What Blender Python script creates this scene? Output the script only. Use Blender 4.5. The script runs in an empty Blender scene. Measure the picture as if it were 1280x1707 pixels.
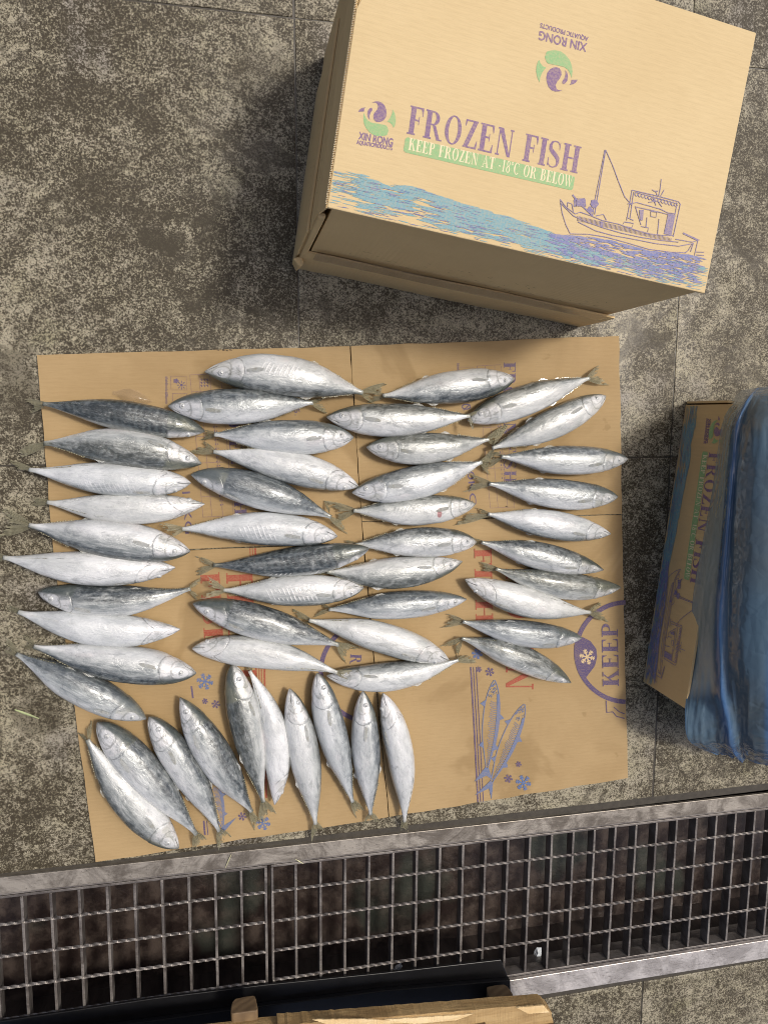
import bpy, math, random
from mathutils import Vector, Matrix, noise
R_ = random.Random(7)
C = bpy.context.scene.collection
scene = bpy.context.scene

# ------------------------------------------------------------------ camera
H = 1.074                       # phone height above the paving (m)
F = 1224.05                     # focal length in photo pixels
CX, CY = 640.0, 853.5
RW = ((0.97856966, -0.02739638, 0.20408541),
      (0.0, -0.99110982, -0.13304635),
      (0.20591604, 0.13019512, -0.96987))
cam = bpy.data.cameras.new('camera'); cam_o = bpy.data.objects.new('camera', cam); C.objects.link(cam_o)
cam.sensor_fit = 'VERTICAL'; cam.sensor_height = 36; cam.lens = 36 * F / 1707
cam.clip_start = 0.02; cam.clip_end = 200
m = Matrix(((RW[0][0], -RW[0][1], -RW[0][2], 0), (RW[1][0], -RW[1][1], -RW[1][2], 0), (RW[2][0], -RW[2][1], -RW[2][2], H), (0, 0, 0, 1)))
cam_o.matrix_world = m
scene.camera = cam_o

def at(x, y, z=0.0):            # point of the place that stands at height z and shows at photo pixel x, y
    r = (x - CX, y - CY, F)
    w = [sum(RW[i][k] * r[k] for k in range(3)) for i in range(3)]
    t = (H - z) / -w[2]
    return Vector((w[0] * t, w[1] * t, z))

# ------------------------------------------------------------------ light
SH = (-0.40, -0.215)             # shadow offset per metre of height
world = bpy.data.worlds.new('World'); scene.world = world; world.use_nodes = True
wn = world.node_tree; bg = wn.nodes['Background']
sky = wn.nodes.new('ShaderNodeTexSky'); sky.sky_type = 'NISHITA'; sky.sun_disc = False
sky.sun_elevation = math.atan(1 / math.hypot(*SH)); sky.sun_rotation = math.atan2(-SH[0], -SH[1])
wn.links.new(sky.outputs[0], bg.inputs[0]); bg.inputs[1].default_value = 0.125
sky.air_density = 0.6; sky.dust_density = 5.0; sky.ozone_density = 0.3
sun = bpy.data.lights.new('sun', 'SUN'); sun.energy = 2.15; sun.angle = math.radians(8.5); sun.color = (1, 0.94, 0.86)
sun_o = bpy.data.objects.new('sun', sun); C.objects.link(sun_o)
sun_o.rotation_euler = Vector((SH[0], SH[1], -1)).to_track_quat('-Z', 'Y').to_euler()
scene.view_settings.view_transform = 'Standard'; scene.view_settings.look = 'None'
scene.view_settings.exposure = 0.0; scene.view_settings.gamma = 1
scene.render.filter_size = 1.0
if hasattr(scene, 'cycles'): scene.cycles.filter_width = 1.0

# ------------------------------------------------------------------ node helpers
class NT:
    def __init__(s, name):
        s.m = bpy.data.materials.new(name); s.m.use_nodes = True; s.t = s.m.node_tree
        s.b = s.t.nodes['Principled BSDF']; s.out = s.t.nodes['Material Output']
    def n(s, ty, **k):
        o = s.t.nodes.new('ShaderNode' + ty)
        for a, v in k.items(): setattr(o, a, v)
        return o
    def put(s, sock, v):
        if hasattr(v, 'is_linked'): s.t.links.new(v, sock)
        elif isinstance(v, (tuple, list)) and len(v) == 3 and sock.type == 'RGBA': sock.default_value = (*v, 1)
        else: sock.default_value = v
    def math(s, op, a, b=None, c=None, clamp=False):
        o = s.n('Math', operation=op); o.use_clamp = clamp
        s.put(o.inputs[0], a)
        if b is not None: s.put(o.inputs[1], b)
        if c is not None: s.put(o.inputs[2], c)
        return o.outputs[0]
    def mix(s, f, a, b, mode='MIX'):
        o = s.n('Mix', data_type='RGBA', blend_type=mode)
        s.put(o.inputs[0], f); s.put(o.inputs[6], a); s.put(o.inputs[7], b)
        return o.outputs[2]
    def ss(s, x, a, b, lo=0.0, hi=1.0):
        o = s.n('MapRange', interpolation_type='SMOOTHSTEP')
        s.put(o.inputs[0], x)
        for i, v in ((1, a), (2, b), (3, lo), (4, hi)): s.put(o.inputs[i], v)
        return o.outputs[0]
    def obj(s, shift=True):
        c = s.n('TexCoord').outputs['Object']
        if not shift: return c
        r = s.n('ObjectInfo').outputs['Random']
        v = s.n('VectorMath', operation='ADD'); s.t.links.new(c, v.inputs[0])
        cb = s.n('CombineXYZ'); s.put(cb.inputs[0], s.math('MULTIPLY', r, 37.0)); s.put(cb.inputs[1], s.math('MULTIPLY', r, -19.0)); s.put(cb.inputs[2], s.math('MULTIPLY', r, 53.0))
        s.t.links.new(cb.outputs[0], v.inputs[1]); return v.outputs[0]
    def scale(s, vec, xyz):
        o = s.n('VectorMath', operation='MULTIPLY'); s.t.links.new(vec, o.inputs[0]); o.inputs[1].default_value = xyz; return o.outputs[0]
    def noise(s, vec, sc, det=4, rough=0.55, dist=0.0):
        o = s.n('TexNoise'); s.put(o.inputs['Vector'], vec); o.inputs['Scale'].default_value = sc; o.inputs['Detail'].default_value = det
        o.inputs['Roughness'].default_value = rough; o.inputs['Distortion'].default_value = dist; return o.outputs[0]
    def voro(s, vec, sc, feat='F1'):
        o = s.n('TexVoronoi', feature=feat); s.put(o.inputs['Vector'], vec); o.inputs['Scale'].default_value = sc; return o
    def geo(s, name): return s.n('Attribute', attribute_type='GEOMETRY', attribute_name=name).outputs['Fac']
    def oat(s, name): return s.n('Attribute', attribute_type='OBJECT', attribute_name=name).outputs['Fac']
    def bump(s, h, st, d=0.001, prev=None):
        o = s.n('Bump'); s.put(o.inputs['Height'], h); o.inputs['Strength'].default_value = st; o.inputs['Distance'].default_value = d
        if prev is not None: s.t.links.new(prev, o.inputs['Normal'])
        s.t.links.new(o.outputs[0], s.b.inputs['Normal']); return o.outputs[0]
    def set(s, **k):
        names = dict(col='Base Color', rough='Roughness', metal='Metallic', spec='Specular IOR Level', coat='Coat Weight', coatr='Coat Roughness', alpha='Alpha', trans='Transmission Weight', sss='Subsurface Weight')
        for a, v in k.items(): s.put(s.b.inputs[names[a]], v)
        return s.m

# ------------------------------------------------------------------ materials
def mat_granite():
    n = NT('wet_granite'); c = n.obj()
    big = n.noise(c, 3.0, 4, 0.6, 0.6); mid = n.noise(c, 20, 5, 0.62, 0.8)
    sp = n.noise(c, 380, 4, 0.62, 0.3); sp2 = n.noise(c, 165, 5, 0.7, 0.8); cl = n.noise(c, 55, 4, 0.65, 1.2); fine = n.noise(c, 760, 2, 0.6)
    k = n.math('ADD', n.math('MULTIPLY', sp, 0.5), n.math('MULTIPLY', sp2, 0.42))
    k = n.math('ADD', k, n.math('MULTIPLY', fine, 0.14))
    dirt = n.math('ADD', n.math('MULTIPLY', big, 0.55), n.math('ADD', n.math('MULTIPLY', mid, 0.5), n.math('MULTIPLY', cl, 0.28)))
    d = n.math('SUBTRACT', k, n.math('ADD', n.math('MULTIPLY', dirt, 0.68), 0.106))
    f = n.ss(d, -0.095, 0.11)
    base = n.mix(n.noise(c, 30, 3, 0.5), (0.35, 0.32, 0.205), (0.355, 0.32, 0.25))
    base = n.mix(n.ss(n.noise(c, 12, 3, 0.5), 0.58, 0.74, 0, 0.7), base, (0.24, 0.225, 0.12))
    base = n.mix(n.ss(n.noise(c, 6, 3, 0.5), 0.60, 0.72, 0, 0.6), base, (0.25, 0.23, 0.23))
    dark = n.mix(n.noise(c, 40, 2, 0.5), (0.027, 0.020, 0.008), (0.048, 0.037, 0.018))
    dark = n.mix(n.ss(n.math('ADD', n.math('MULTIPLY', sp, 0.6), n.math('MULTIPLY', sp2, 0.4)), 0.47, 0.60), dark, (0.125, 0.108, 0.070))
    base = n.mix(n.ss(sp, 0.50, 0.38, 0, 0.5), base, (0.16, 0.145, 0.10))
    col = n.mix(f, dark, base)
    sc = n.noise(n.scale(c, (1, 3.2, 1)), 6, 5, 0.6, 2.8)
    col = n.mix(n.ss(sc, 0.58, 0.67, 0, 0.55), col, (0.045, 0.036, 0.021))
    sc2 = n.noise(n.scale(c, (3.5, 1, 1)), 9, 5, 0.6, 3.2)
    col = n.mix(n.ss(sc2, 0.62, 0.68, 0, 0.5), col, (0.042, 0.034, 0.02))
    arcs = n.noise(n.scale(c, (1.0, 2.2, 1)), 3.2, 3, 0.5, 4.5)
    am = n.math('MULTIPLY', n.ss(n.math('ABSOLUTE', n.math('SUBTRACT', arcs, 0.5)), 0.012, 0.0, 0, 0.65), n.ss(n.noise(c, 14, 3, 0.6), 0.42, 0.58))
    col = n.mix(am, col, (0.04, 0.032, 0.018))
    blot = n.noise(c, 8, 4, 0.6, 1.5)
    col = n.mix(n.ss(blot, 0.60, 0.66, 0, 0.65), col, (0.045, 0.036, 0.02))
    gp = n.n('NewGeometry').outputs['Position']; wob = n.noise(gp, 34, 4, 0.6)
    for px, py, rx, ry, an, k_ in ((258, 402, .030, .011, -.5, .85), (338, 366, .019, .008, .6, .8), (295, 405, .016, .010, .9, .7), (1090, 567, .034, .016, .2, .75), (1040, 545, .020, .012, .5, .5), (430, 120, .05, .03, .4, .35), (150, 300, .075, .007, .5, .5), (230, 352, .085, .005, -.1, .55), (90, 372, .08, .005, .35, .4), (60, 1190, .03, .05, .2, .5), (30, 640, .03, .06, 0, .55), (1180, 330, .03, .05, .3, .35), (1220, 590, .05, .02, .2, .3), (330, 500, .03, .012, .8, .4)):
        q = at(px, py); v_ = n.n('VectorRotate', rotation_type='Z_AXIS'); n.put(v_.inputs['Vector'], gp); v_.inputs['Center'].default_value = (q.x, q.y, 0); v_.inputs['Angle'].default_value = -an
        sx = n.n('SeparateXYZ'); n.put(sx.inputs[0], v_.outputs[0])
        ex = n.math('DIVIDE', n.math('SUBTRACT', sx.outputs[0], q.x), rx); ey = n.math('DIVIDE', n.math('SUBTRACT', sx.outputs[1], q.y), ry)
        rr = n.math('ADD', n.math('SQRT', n.math('ADD', n.math('MULTIPLY', ex, ex), n.math('MULTIPLY', ey, ey))), n.math('MULTIPLY', n.math('SUBTRACT', wob, 0.5), 2.4))
        col = n.mix(n.ss(rr, 0.75, 1.15, k_, 0), col, (0.040, 0.031, 0.015))
    wet = n.ss(n.math('ADD', big, n.math('MULTIPLY', cl, 0.3)), 0.50, 0.75, 0.34, 0.55)
    n.bump(n.math('ADD', k, n.math('MULTIPLY', mid, 1.0)), 0.5, 0.0010)
    return n.set(col=col, rough=n.math('ADD', wet, n.math('MULTIPLY', fine, 0.15)), spec=0.4)
def mat_grout():
    n = NT('dirty_grout'); c = n.obj(False)
    f = n.noise(c, 90, 4, 0.6)
    n.bump(f, 0.5, 0.001)
    return n.set(col=n.mix(f, (0.022, 0.018, 0.012), (0.085, 0.075, 0.055)), rough=0.35)
def mat_card(name, a, b, wet=0.0, ridge=(1, 0)):
    n = NT(name); c = n.obj()
    f = n.noise(c, 7, 5, 0.6); fib = n.noise(n.scale(c, (1, 14, 1) if ridge[1] else (14, 1, 14)), 60, 3, 0.6)
    fine = n.noise(c, 700, 2, 0.5)
    col = n.mix(n.ss(f, 0.3, 0.7), a, b)
    col = n.mix(n.ss(fib, 0.35, 0.75, 0, 0.16), col, (a[0] * 0.55, a[1] * 0.5, a[2] * 0.42))
    col = n.mix(n.ss(fine, 0.62, 0.8, 0, 0.22), col, (a[0] * 0.5, a[1] * 0.45, a[2] * 0.4))
    if wet:
        w = n.noise(c, 4.5, 4, 0.6, 0.8)
        col = n.mix(n.ss(w, 0.56, 0.66, 0, wet), col, (a[0] * 0.62, a[1] * 0.58, a[2] * 0.5))
        w2 = n.noise(c, 30, 3, 0.6)
        col = n.mix(n.ss(w2, 0.68, 0.74, 0, wet * 0.6), col, (a[0] * 0.5, a[1] * 0.45, a[2] * 0.35))
    wv = n.n('TexWave', bands_direction='Y' if ridge[1] else 'X'); n.put(wv.inputs[0], c); wv.inputs['Scale'].default_value = 50; wv.inputs['Distortion'].default_value = 0.6
    n.bump(n.math('ADD', n.math('MULTIPLY', wv.outputs['Fac'], 0.35), n.math('ADD', n.math('MULTIPLY', f, 3.0), n.math('MULTIPLY', fine, 0.2))), 0.35, 0.0008)
    return n.set(col=col, rough=0.72, spec=0.25)
def mat_ink(name, col, cover=0.9, under=(0.60, 0.45, 0.25)):
    n = NT(name); c = n.obj(False)
    f = n.noise(c, 420, 3, 0.6); g = n.noise(c, 25, 2, 0.5)
    return n.set(col=n.mix(n.ss(n.math('ADD', f, n.math('MULTIPLY', g, 0.3)), 0.5, 0.85, 1 - cover, min(1, 1 - cover + 0.3)), col, under), rough=0.6, spec=0.3)
def mat_steel(name, a, b, rough, metal):
    n = NT(name); c = n.obj()
    f = n.noise(c, 18, 6, 0.7, 0.8); g = n.noise(n.scale(c, (1, 6, 6)), 70, 4, 0.6); h = n.noise(c, 260, 3, 0.6)
    col = n.mix(n.ss(f, 0.38, 0.62), a, b)
    col = n.mix(n.ss(g, 0.5, 0.75, 0, 0.55), col, (0.10, 0.085, 0.065))
    col = n.mix(n.ss(h, 0.62, 0.72, 0, 0.5), col, (0.05, 0.04, 0.03))
    n.bump(n.math('ADD', n.math('MULTIPLY', f, 2.0), h), 0.4, 0.0008)
    return n.set(col=col, rough=n.ss(f, 0.3, 0.7, rough, rough + 0.25), metal=metal)
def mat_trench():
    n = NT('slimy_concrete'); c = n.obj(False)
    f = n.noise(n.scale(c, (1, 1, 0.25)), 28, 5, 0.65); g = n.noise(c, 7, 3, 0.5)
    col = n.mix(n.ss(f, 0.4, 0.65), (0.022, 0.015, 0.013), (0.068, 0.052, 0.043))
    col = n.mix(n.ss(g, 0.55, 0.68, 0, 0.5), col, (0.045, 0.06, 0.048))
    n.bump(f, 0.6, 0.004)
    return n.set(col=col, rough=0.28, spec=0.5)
def mat_wood(name, a, b, d, axis):
    n = NT(name); c = n.obj()
    sc = [60, 60, 60]; sc[axis] = 5
    g = n.noise(n.scale(c, tuple(sc)), 1.6, 6, 0.7, 1.2); f = n.noise(c, 12, 4, 0.6)
    saw = n.noise(n.scale(c, (330, 24, 24) if axis == 0 else (24, 330, 24)), 1.0, 2, 0.5)
    col = n.mix(n.ss(g, 0.35, 0.65), a, b)
    col = n.mix(n.ss(f, 0.42, 0.68, 0, 0.7), col, d)
    n.bump(n.math('ADD', n.math('MULTIPLY', g, 1.4), saw), 0.7, 0.0015)
    return n.set(col=col, rough=0.6, spec=0.3)
def mat_endgrain():
    n = NT('end_grain'); c = n.obj()
    w = n.n('TexWave', wave_type='RINGS', rings_direction='Y'); n.put(w.inputs[0], c); w.inputs['Scale'].default_value = 26; w.inputs['Distortion'].default_value = 3
    f = n.noise(c, 30, 4, 0.6)
    col = n.mix(w.outputs['Fac'], (0.17, 0.11, 0.055), (0.24, 0.16, 0.08)); col = n.mix(n.ss(f, 0.4, 0.7, 0, 0.6), col, (0.11, 0.07, 0.035))
    n.bump(n.math('ADD', f, n.math('MULTIPLY', w.outputs['Fac'], 0.3)), 0.5, 0.001)
    return n.set(col=col, rough=0.65)
def mat_fish():
    n = NT('mackerel_skin'); c0 = n.obj(); c = n.scale(c0, (0.5, 1, 1))
    u = n.geo('u'); v = n.geo('v')
    dark = n.oat('dark'); frost = n.oat('frost'); ribs = n.oat('ribs')
    lown = n.noise(c, 26, 4, 0.6, 0.4); mid = n.noise(c, 70, 5, 0.65, 0.6); fine = n.noise(c, 330, 3, 0.6); vfine = n.noise(c, 900, 2, 0.5)
    streak = n.noise(n.scale(c, (0.16, 1, 1)), 210, 4, 0.6, 0.3)
    vv = n.math('ADD', v, n.math('MULTIPLY', n.math('SUBTRACT', mid, 0.5), 0.16))
    # zones: dark back, steel flank, white belly
    edge = n.math('ADD', 0.15, n.math('MULTIPLY', dark, 0.24))
    back = n.ss(n.math('SUBTRACT', vv, edge), 0.0, 0.17, 1, 0)
    belly = n.ss(n.math('SUBTRACT', vv, n.math('MULTIPLY', dark, 0.22)), 0.30, 0.58)
    flank_c = n.mix(n.ss(lown, 0.35, 0.65), (0.20, 0.225, 0.225), (0.42, 0.445, 0.44))
    flank_c = n.mix(n.ss(streak, 0.42, 0.66, 0, 0.7), flank_c, (0.60, 0.62, 0.60))
    belly_c = n.mix(n.ss(lown, 0.4, 0.62), (0.50, 0.52, 0.52), (0.74, 0.755, 0.755))
    belly_c = n.mix(n.ss(n.noise(c, 34, 2, 0.5), 0.6, 0.75, 0, 0.4), belly_c, (0.66, 0.585, 0.585))
    belly_c = n.mix(n.ss(n.noise(c, 20, 5, 0.7, 1.5), 0.50, 0.68, 0, 0.5), belly_c, (0.40, 0.41, 0.42))
    belly_c = n.mix(n.ss(streak, 0.5, 0.7, 0, 0.30), belly_c, (0.50, 0.52, 0.55))
    # wavy bars of the back
    uu = n.math('ADD', n.math('MULTIPLY', u, 150), n.math('ADD', n.math('MULTIPLY', mid, 9), n.math('MULTIPLY', v, 12)))
    bar = n.ss(n.math('SINE', uu), -0.3, 0.7)
    back_c = n.mix(n.math('MULTIPLY', bar, n.ss(n.noise(c, 38, 3, 0.6), 0.35, 0.6)), (0.030, 0.038, 0.040), (0.070, 0.086, 0.088))
    back_c = n.mix(n.ss(streak, 0.45, 0.7, 0, 0.55), back_c, (0.17, 0.195, 0.205))
    col = n.mix(belly, flank_c, belly_c); col = n.mix(back, col, back_c)
    # loose frost and slime
    mid2 = n.noise(c, 150, 5, 0.65, 0.5); fr = n.math('ADD', n.math('MULTIPLY', mid2, 0.7), n.math('MULTIPLY', mid, 0.45))
    frm = n.ss(n.math('ADD', fr, n.math('MULTIPLY', frost, 0.32)), 0.60, 0.95, 0, 0.62)
    col = n.mix(n.math('MULTIPLY', frm, n.ss(fine, 0.25, 0.6, 0.35, 1.0)), col, (0.64, 0.67, 0.65))
    # dull mottling
    bl = n.noise(c, 60, 6, 0.75, 1.2)
    col = n.mix(n.math('MULTIPLY', n.ss(bl, 0.52, 0.66, 0, 0.60), n.ss(v, 1.0, 0.45, 0.25, 1.0)), col, (0.19, 0.21, 0.215))
    scr = n.noise(n.scale(c0, (0.10, 1, 1)), 420, 4, 0.7, 0.8)
    col = n.mix(n.ss(scr, 0.58, 0.70, 0, 0.42), col, (0.22, 0.235, 0.245)); col = n.mix(n.ss(scr, 0.40, 0.30, 0, 0.35), col, (0.82, 0.83, 0.83))
    # pressed rib marks
    rb = n.math('FRACT', n.math('ADD', n.math('MULTIPLY', u, 34), n.math('MULTIPLY', v, -5.5)))
    rbm = n.math('MULTIPLY', n.ss(n.math('ABSOLUTE', n.math('SUBTRACT', rb, 0.5)), 0.10, 0.22, 1, 0), n.math('MULTIPLY', n.ss(u, 0.30, 0.38), n.ss(u, 0.74, 0.62)))
    rbm = n.math('MULTIPLY', rbm, n.math('MULTIPLY', n.ss(n.math('ABSOLUTE', n.math('SUBTRACT', v, 0.54)), 0.09, 0.17, 1, 0), n.ss(n.noise(c, 60, 1, 0.5), 0.42, 0.56)))
    rbm = n.math('MULTIPLY', rbm, ribs)
    col = n.mix(rbm, col, (0.80, 0.81, 0.80))
    # head
    head = n.ss(n.math('ADD', u, n.math('MULTIPLY', n.math('SUBTRACT', v, 0.5), 0.05)), 0.225, 0.205)
    hc = n.mix(n.ss(mid, 0.35, 0.6), (0.42, 0.44, 0.44), (0.70, 0.70, 0.70))
    hc = n.mix(n.ss(v, 0.22, 0.42, 1, 0), hc, (0.07, 0.085, 0.075))
    hc = n.mix(n.ss(lown, 0.54, 0.66, 0, 0.4), hc, (0.34, 0.33, 0.22))
    hc = n.mix(n.ss(u, 0.045, 0.0, 0, 0.8), hc, (0.10, 0.095, 0.075))
    hc = n.mix(n.ss(v, 0.7, 0.9, 0, 0.7), hc, (0.72, 0.72, 0.73))
    col = n.mix(n.math('MULTIPLY', head, 0.85), col, hc)
    du = n.math('DIVIDE', n.math('SUBTRACT', u, 0.098), 0.052); dv = n.math('DIVIDE', n.math('SUBTRACT', v, 0.44), 0.17)
    er = n.math('SQRT', n.math('ADD', n.math('MULTIPLY', du, du), n.math('MULTIPLY', dv, dv)))
    col = n.mix(n.ss(er, 0.75, 1.1, 0.75, 0), col, (0.66, 0.67, 0.67))
    col = n.mix(n.ss(n.math('ABSOLUTE', n.math('SUBTRACT', er, 1.08)), 0.0, 0.13, 0.38, 0), col, (0.13, 0.14, 0.12))
    # gill cover line and mouth slit
    ug = n.math('SUBTRACT', n.math('ADD', 0.226, n.math('MULTIPLY', n.noise(c, 60, 3, 0.6), 0.02)), n.math('MULTIPLY', n.math('POWER', n.math('ABSOLUTE', n.math('SUBTRACT', v, 0.52)), 2.0), 0.42))
    gl = n.math('ABSOLUTE', n.math('SUBTRACT', u, ug))
    gm = n.math('MULTIPLY', n.ss(gl, 0.001, 0.008, 0.5, 0), n.math('MULTIPLY', n.ss(v, 0.18, 0.3), n.ss(n.noise(c, 110, 3, 0.6), 0.36, 0.56, 0.25, 1.0)))
    col = n.mix(gm, col, (0.09, 0.095, 0.09))
    mv = n.math('ADD', 0.66, n.math('MULTIPLY', u, 0.9))
    mm = n.math('MULTIPLY', n.ss(n.math('ABSOLUTE', n.math('SUBTRACT', v, mv)), 0.006, 0.028, 0.85, 0), n.ss(u, 0.085, 0.07))
    col = n.mix(mm, col, (0.035, 0.032, 0.026))
    pg = n.math('ADD', 0.158, n.math('MULTIPLY', n.math('SUBTRACT', n.noise(c, 60, 3, 0.6), 0.5), 0.03)); pg = n.math('SUBTRACT', pg, n.math('MULTIPLY', n.math('POWER', n.math('ABSOLUTE', n.math('SUBTRACT', v, 0.56)), 2.0), 0.6))
    pm = n.math('MULTIPLY', n.ss(n.math('ABSOLUTE', n.math('SUBTRACT', u, pg)), 0.001, 0.009, 0.45, 0), n.ss(v, 0.3, 0.42))
    col = n.mix(pm, col, (0.16, 0.165, 0.15)); hb = n.noise(c, 85, 5, 0.7, 1.0); col = n.mix(n.math('MULTIPLY', head, n.ss(hb, 0.52, 0.66, 0, 0.55)), col, (0.15, 0.155, 0.13))
    # tail stalk turns greenish and dark
    col = n.mix(n.ss(u, 0.93, 1.0, 0, 0.55), col, (0.24, 0.24, 0.17))
    red = n.oat('wound')
    dr = n.math('SQRT', n.math('ADD', n.math('POWER', n.math('DIVIDE', n.math('SUBTRACT', u, 0.33), 0.022), 2.0), n.math('POWER', n.math('DIVIDE', n.math('SUBTRACT', v, 0.60), 0.11), 2.0)))
    col = n.mix(n.math('MULTIPLY', n.ss(n.math('ADD', dr, mid), 1.1, 1.6, 0.8, 0), red), col, (0.30, 0.035, 0.05))
    h = n.math('ADD', n.math('ADD', n.math('MULTIPLY', mid, 1.5), n.math('MULTIPLY', mid2, 1.1)), n.math('ADD', n.math('MULTIPLY', fine, 0.5), n.math('MULTIPLY', vfine, 0.25)))
    h = n.math('ADD', h, n.math('SUBTRACT', n.math('MULTIPLY', rbm, 0.6), n.math('MULTIPLY', n.math('ADD', gm, mm), 1.5)))
    tint = n.n('ObjectInfo').outputs['Random']; col = n.mix(n.math('MULTIPLY', n.ss(tint, 0.5, 1.0), 0.16), col, (0.42, 0.42, 0.32)); col = n.mix(n.math('MULTIPLY', n.ss(tint, 0.5, 0.0), 0.16), col, (0.40, 0.46, 0.50))
    n.bump(h, 0.6, 0.0012)
    return n.set(col=col, rough=n.ss(mid, 0.35, 0.65, 0.22, 0.46), metal=n.math('ADD', 0.04, n.math('MULTIPLY', n.math('SUBTRACT', 1.0, belly), 0.20)), spec=0.55, coat=0.75, coatr=0.12)
def mat_fin(name, a, b, alpha):
    n = NT(name); c = n.obj()
    r = n.geo('ray'); f = n.noise(c, 90, 4, 0.6)
    st = n.ss(n.math('SINE', n.math('MULTIPLY', r, 75)), -0.5, 0.6)
    col = n.mix(st, a, b); col = n.mix(n.ss(f, 0.45, 0.65, 0, 0.5), col, (0.36, 0.34, 0.22))
    n.bump(st, 0.6, 0.0008)
    return n.set(col=col, rough=0.38, alpha=n.ss(n.math('ADD', f, n.math('MULTIPLY', st, -0.35)), 0.1, 0.6, 1.0, alpha), spec=0.5, coat=0.3)
def mat_eye():
    n = NT('milky_eye'); c = n.obj(False)
    l = n.n('VectorMath', operation='LENGTH'); n.t.links.new(n.scale(c, (1, 1, 0)), l.inputs[0])
    f = n.noise(n.obj(), 300, 3, 0.6)
    rr = n.math('ADD', l.outputs['Value'], n.math('MULTIPLY', f, 0.0012))
    col = n.mix(n.ss(rr, 0.0017, 0.0030), (0.13, 0.14, 0.145), (0.50, 0.52, 0.50))
    return n.set(col=n.mix(n.ss(f, 0.4, 0.6, 0.1, 0.5), col, (0.62, 0.63, 0.63)), rough=0.2, coat=0.6)
def mat_film():
    n = NT('blue_polythene'); c = n.obj(False)
    lay = n.geo('layers'); f = n.noise(c, 6, 3, 0.5, 0.3); g = n.noise(n.scale(c, (1.6, 0.7, 1.6)), 14, 3, 0.5, 0.4)
    op = n.math('ADD', lay, n.math('MULTIPLY', n.math('SUBTRACT', g, 0.5), 0.35), clamp=True)
    col = n.mix(n.ss(f, 0.4, 0.62), (0.085, 0.115, 0.135), (0.075, 0.125, 0.17))
    col = n.mix(n.ss(lay, 0.9, 0.68), col, (0.36, 0.43, 0.43)); col = n.mix(n.geo('fold'), col, (0.05, 0.14, 0.32))
    vo = n.voro(n.scale(c, (1.6, 1, 1)), 17, 'DISTANCE_TO_EDGE').outputs['Distance']; vo2 = n.voro(c, 48, 'DISTANCE_TO_EDGE').outputs['Distance']
    n.bump(n.math('ADD', n.math('ADD', n.math('MULTIPLY', g, 0.8), f), n.math('ADD', n.math('MULTIPLY', n.math('MINIMUM', vo, 0.3), 1.4), n.math('MULTIPLY', n.math('MINIMUM', vo2, 0.3), 0.5))), 0.6, 0.004)
    m = n.set(col=col, rough=0.12, spec=0.7, alpha=op)
    return m
def mat_plain(name, col, rough=0.6, b=0.75, sc=60, metal=0.0, alpha=1.0):
    n = NT(name); f = n.noise(n.obj(), sc, 4, 0.6)
    n.bump(f, 0.3, 0.001)
    return n.set(col=n.mix(n.ss(f, 0.35, 0.65), col, tuple(x * b for x in col)), rough=rough, metal=metal, alpha=alpha)
def mat_ice():
    n = NT('dull_ice'); f = n.noise(n.obj(), 200, 3, 0.6); n.bump(f, 0.6, 0.002)
    return n.set(col=(0.75, 0.8, 0.83), rough=0.2, spec=0.6, coat=0.5)

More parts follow.
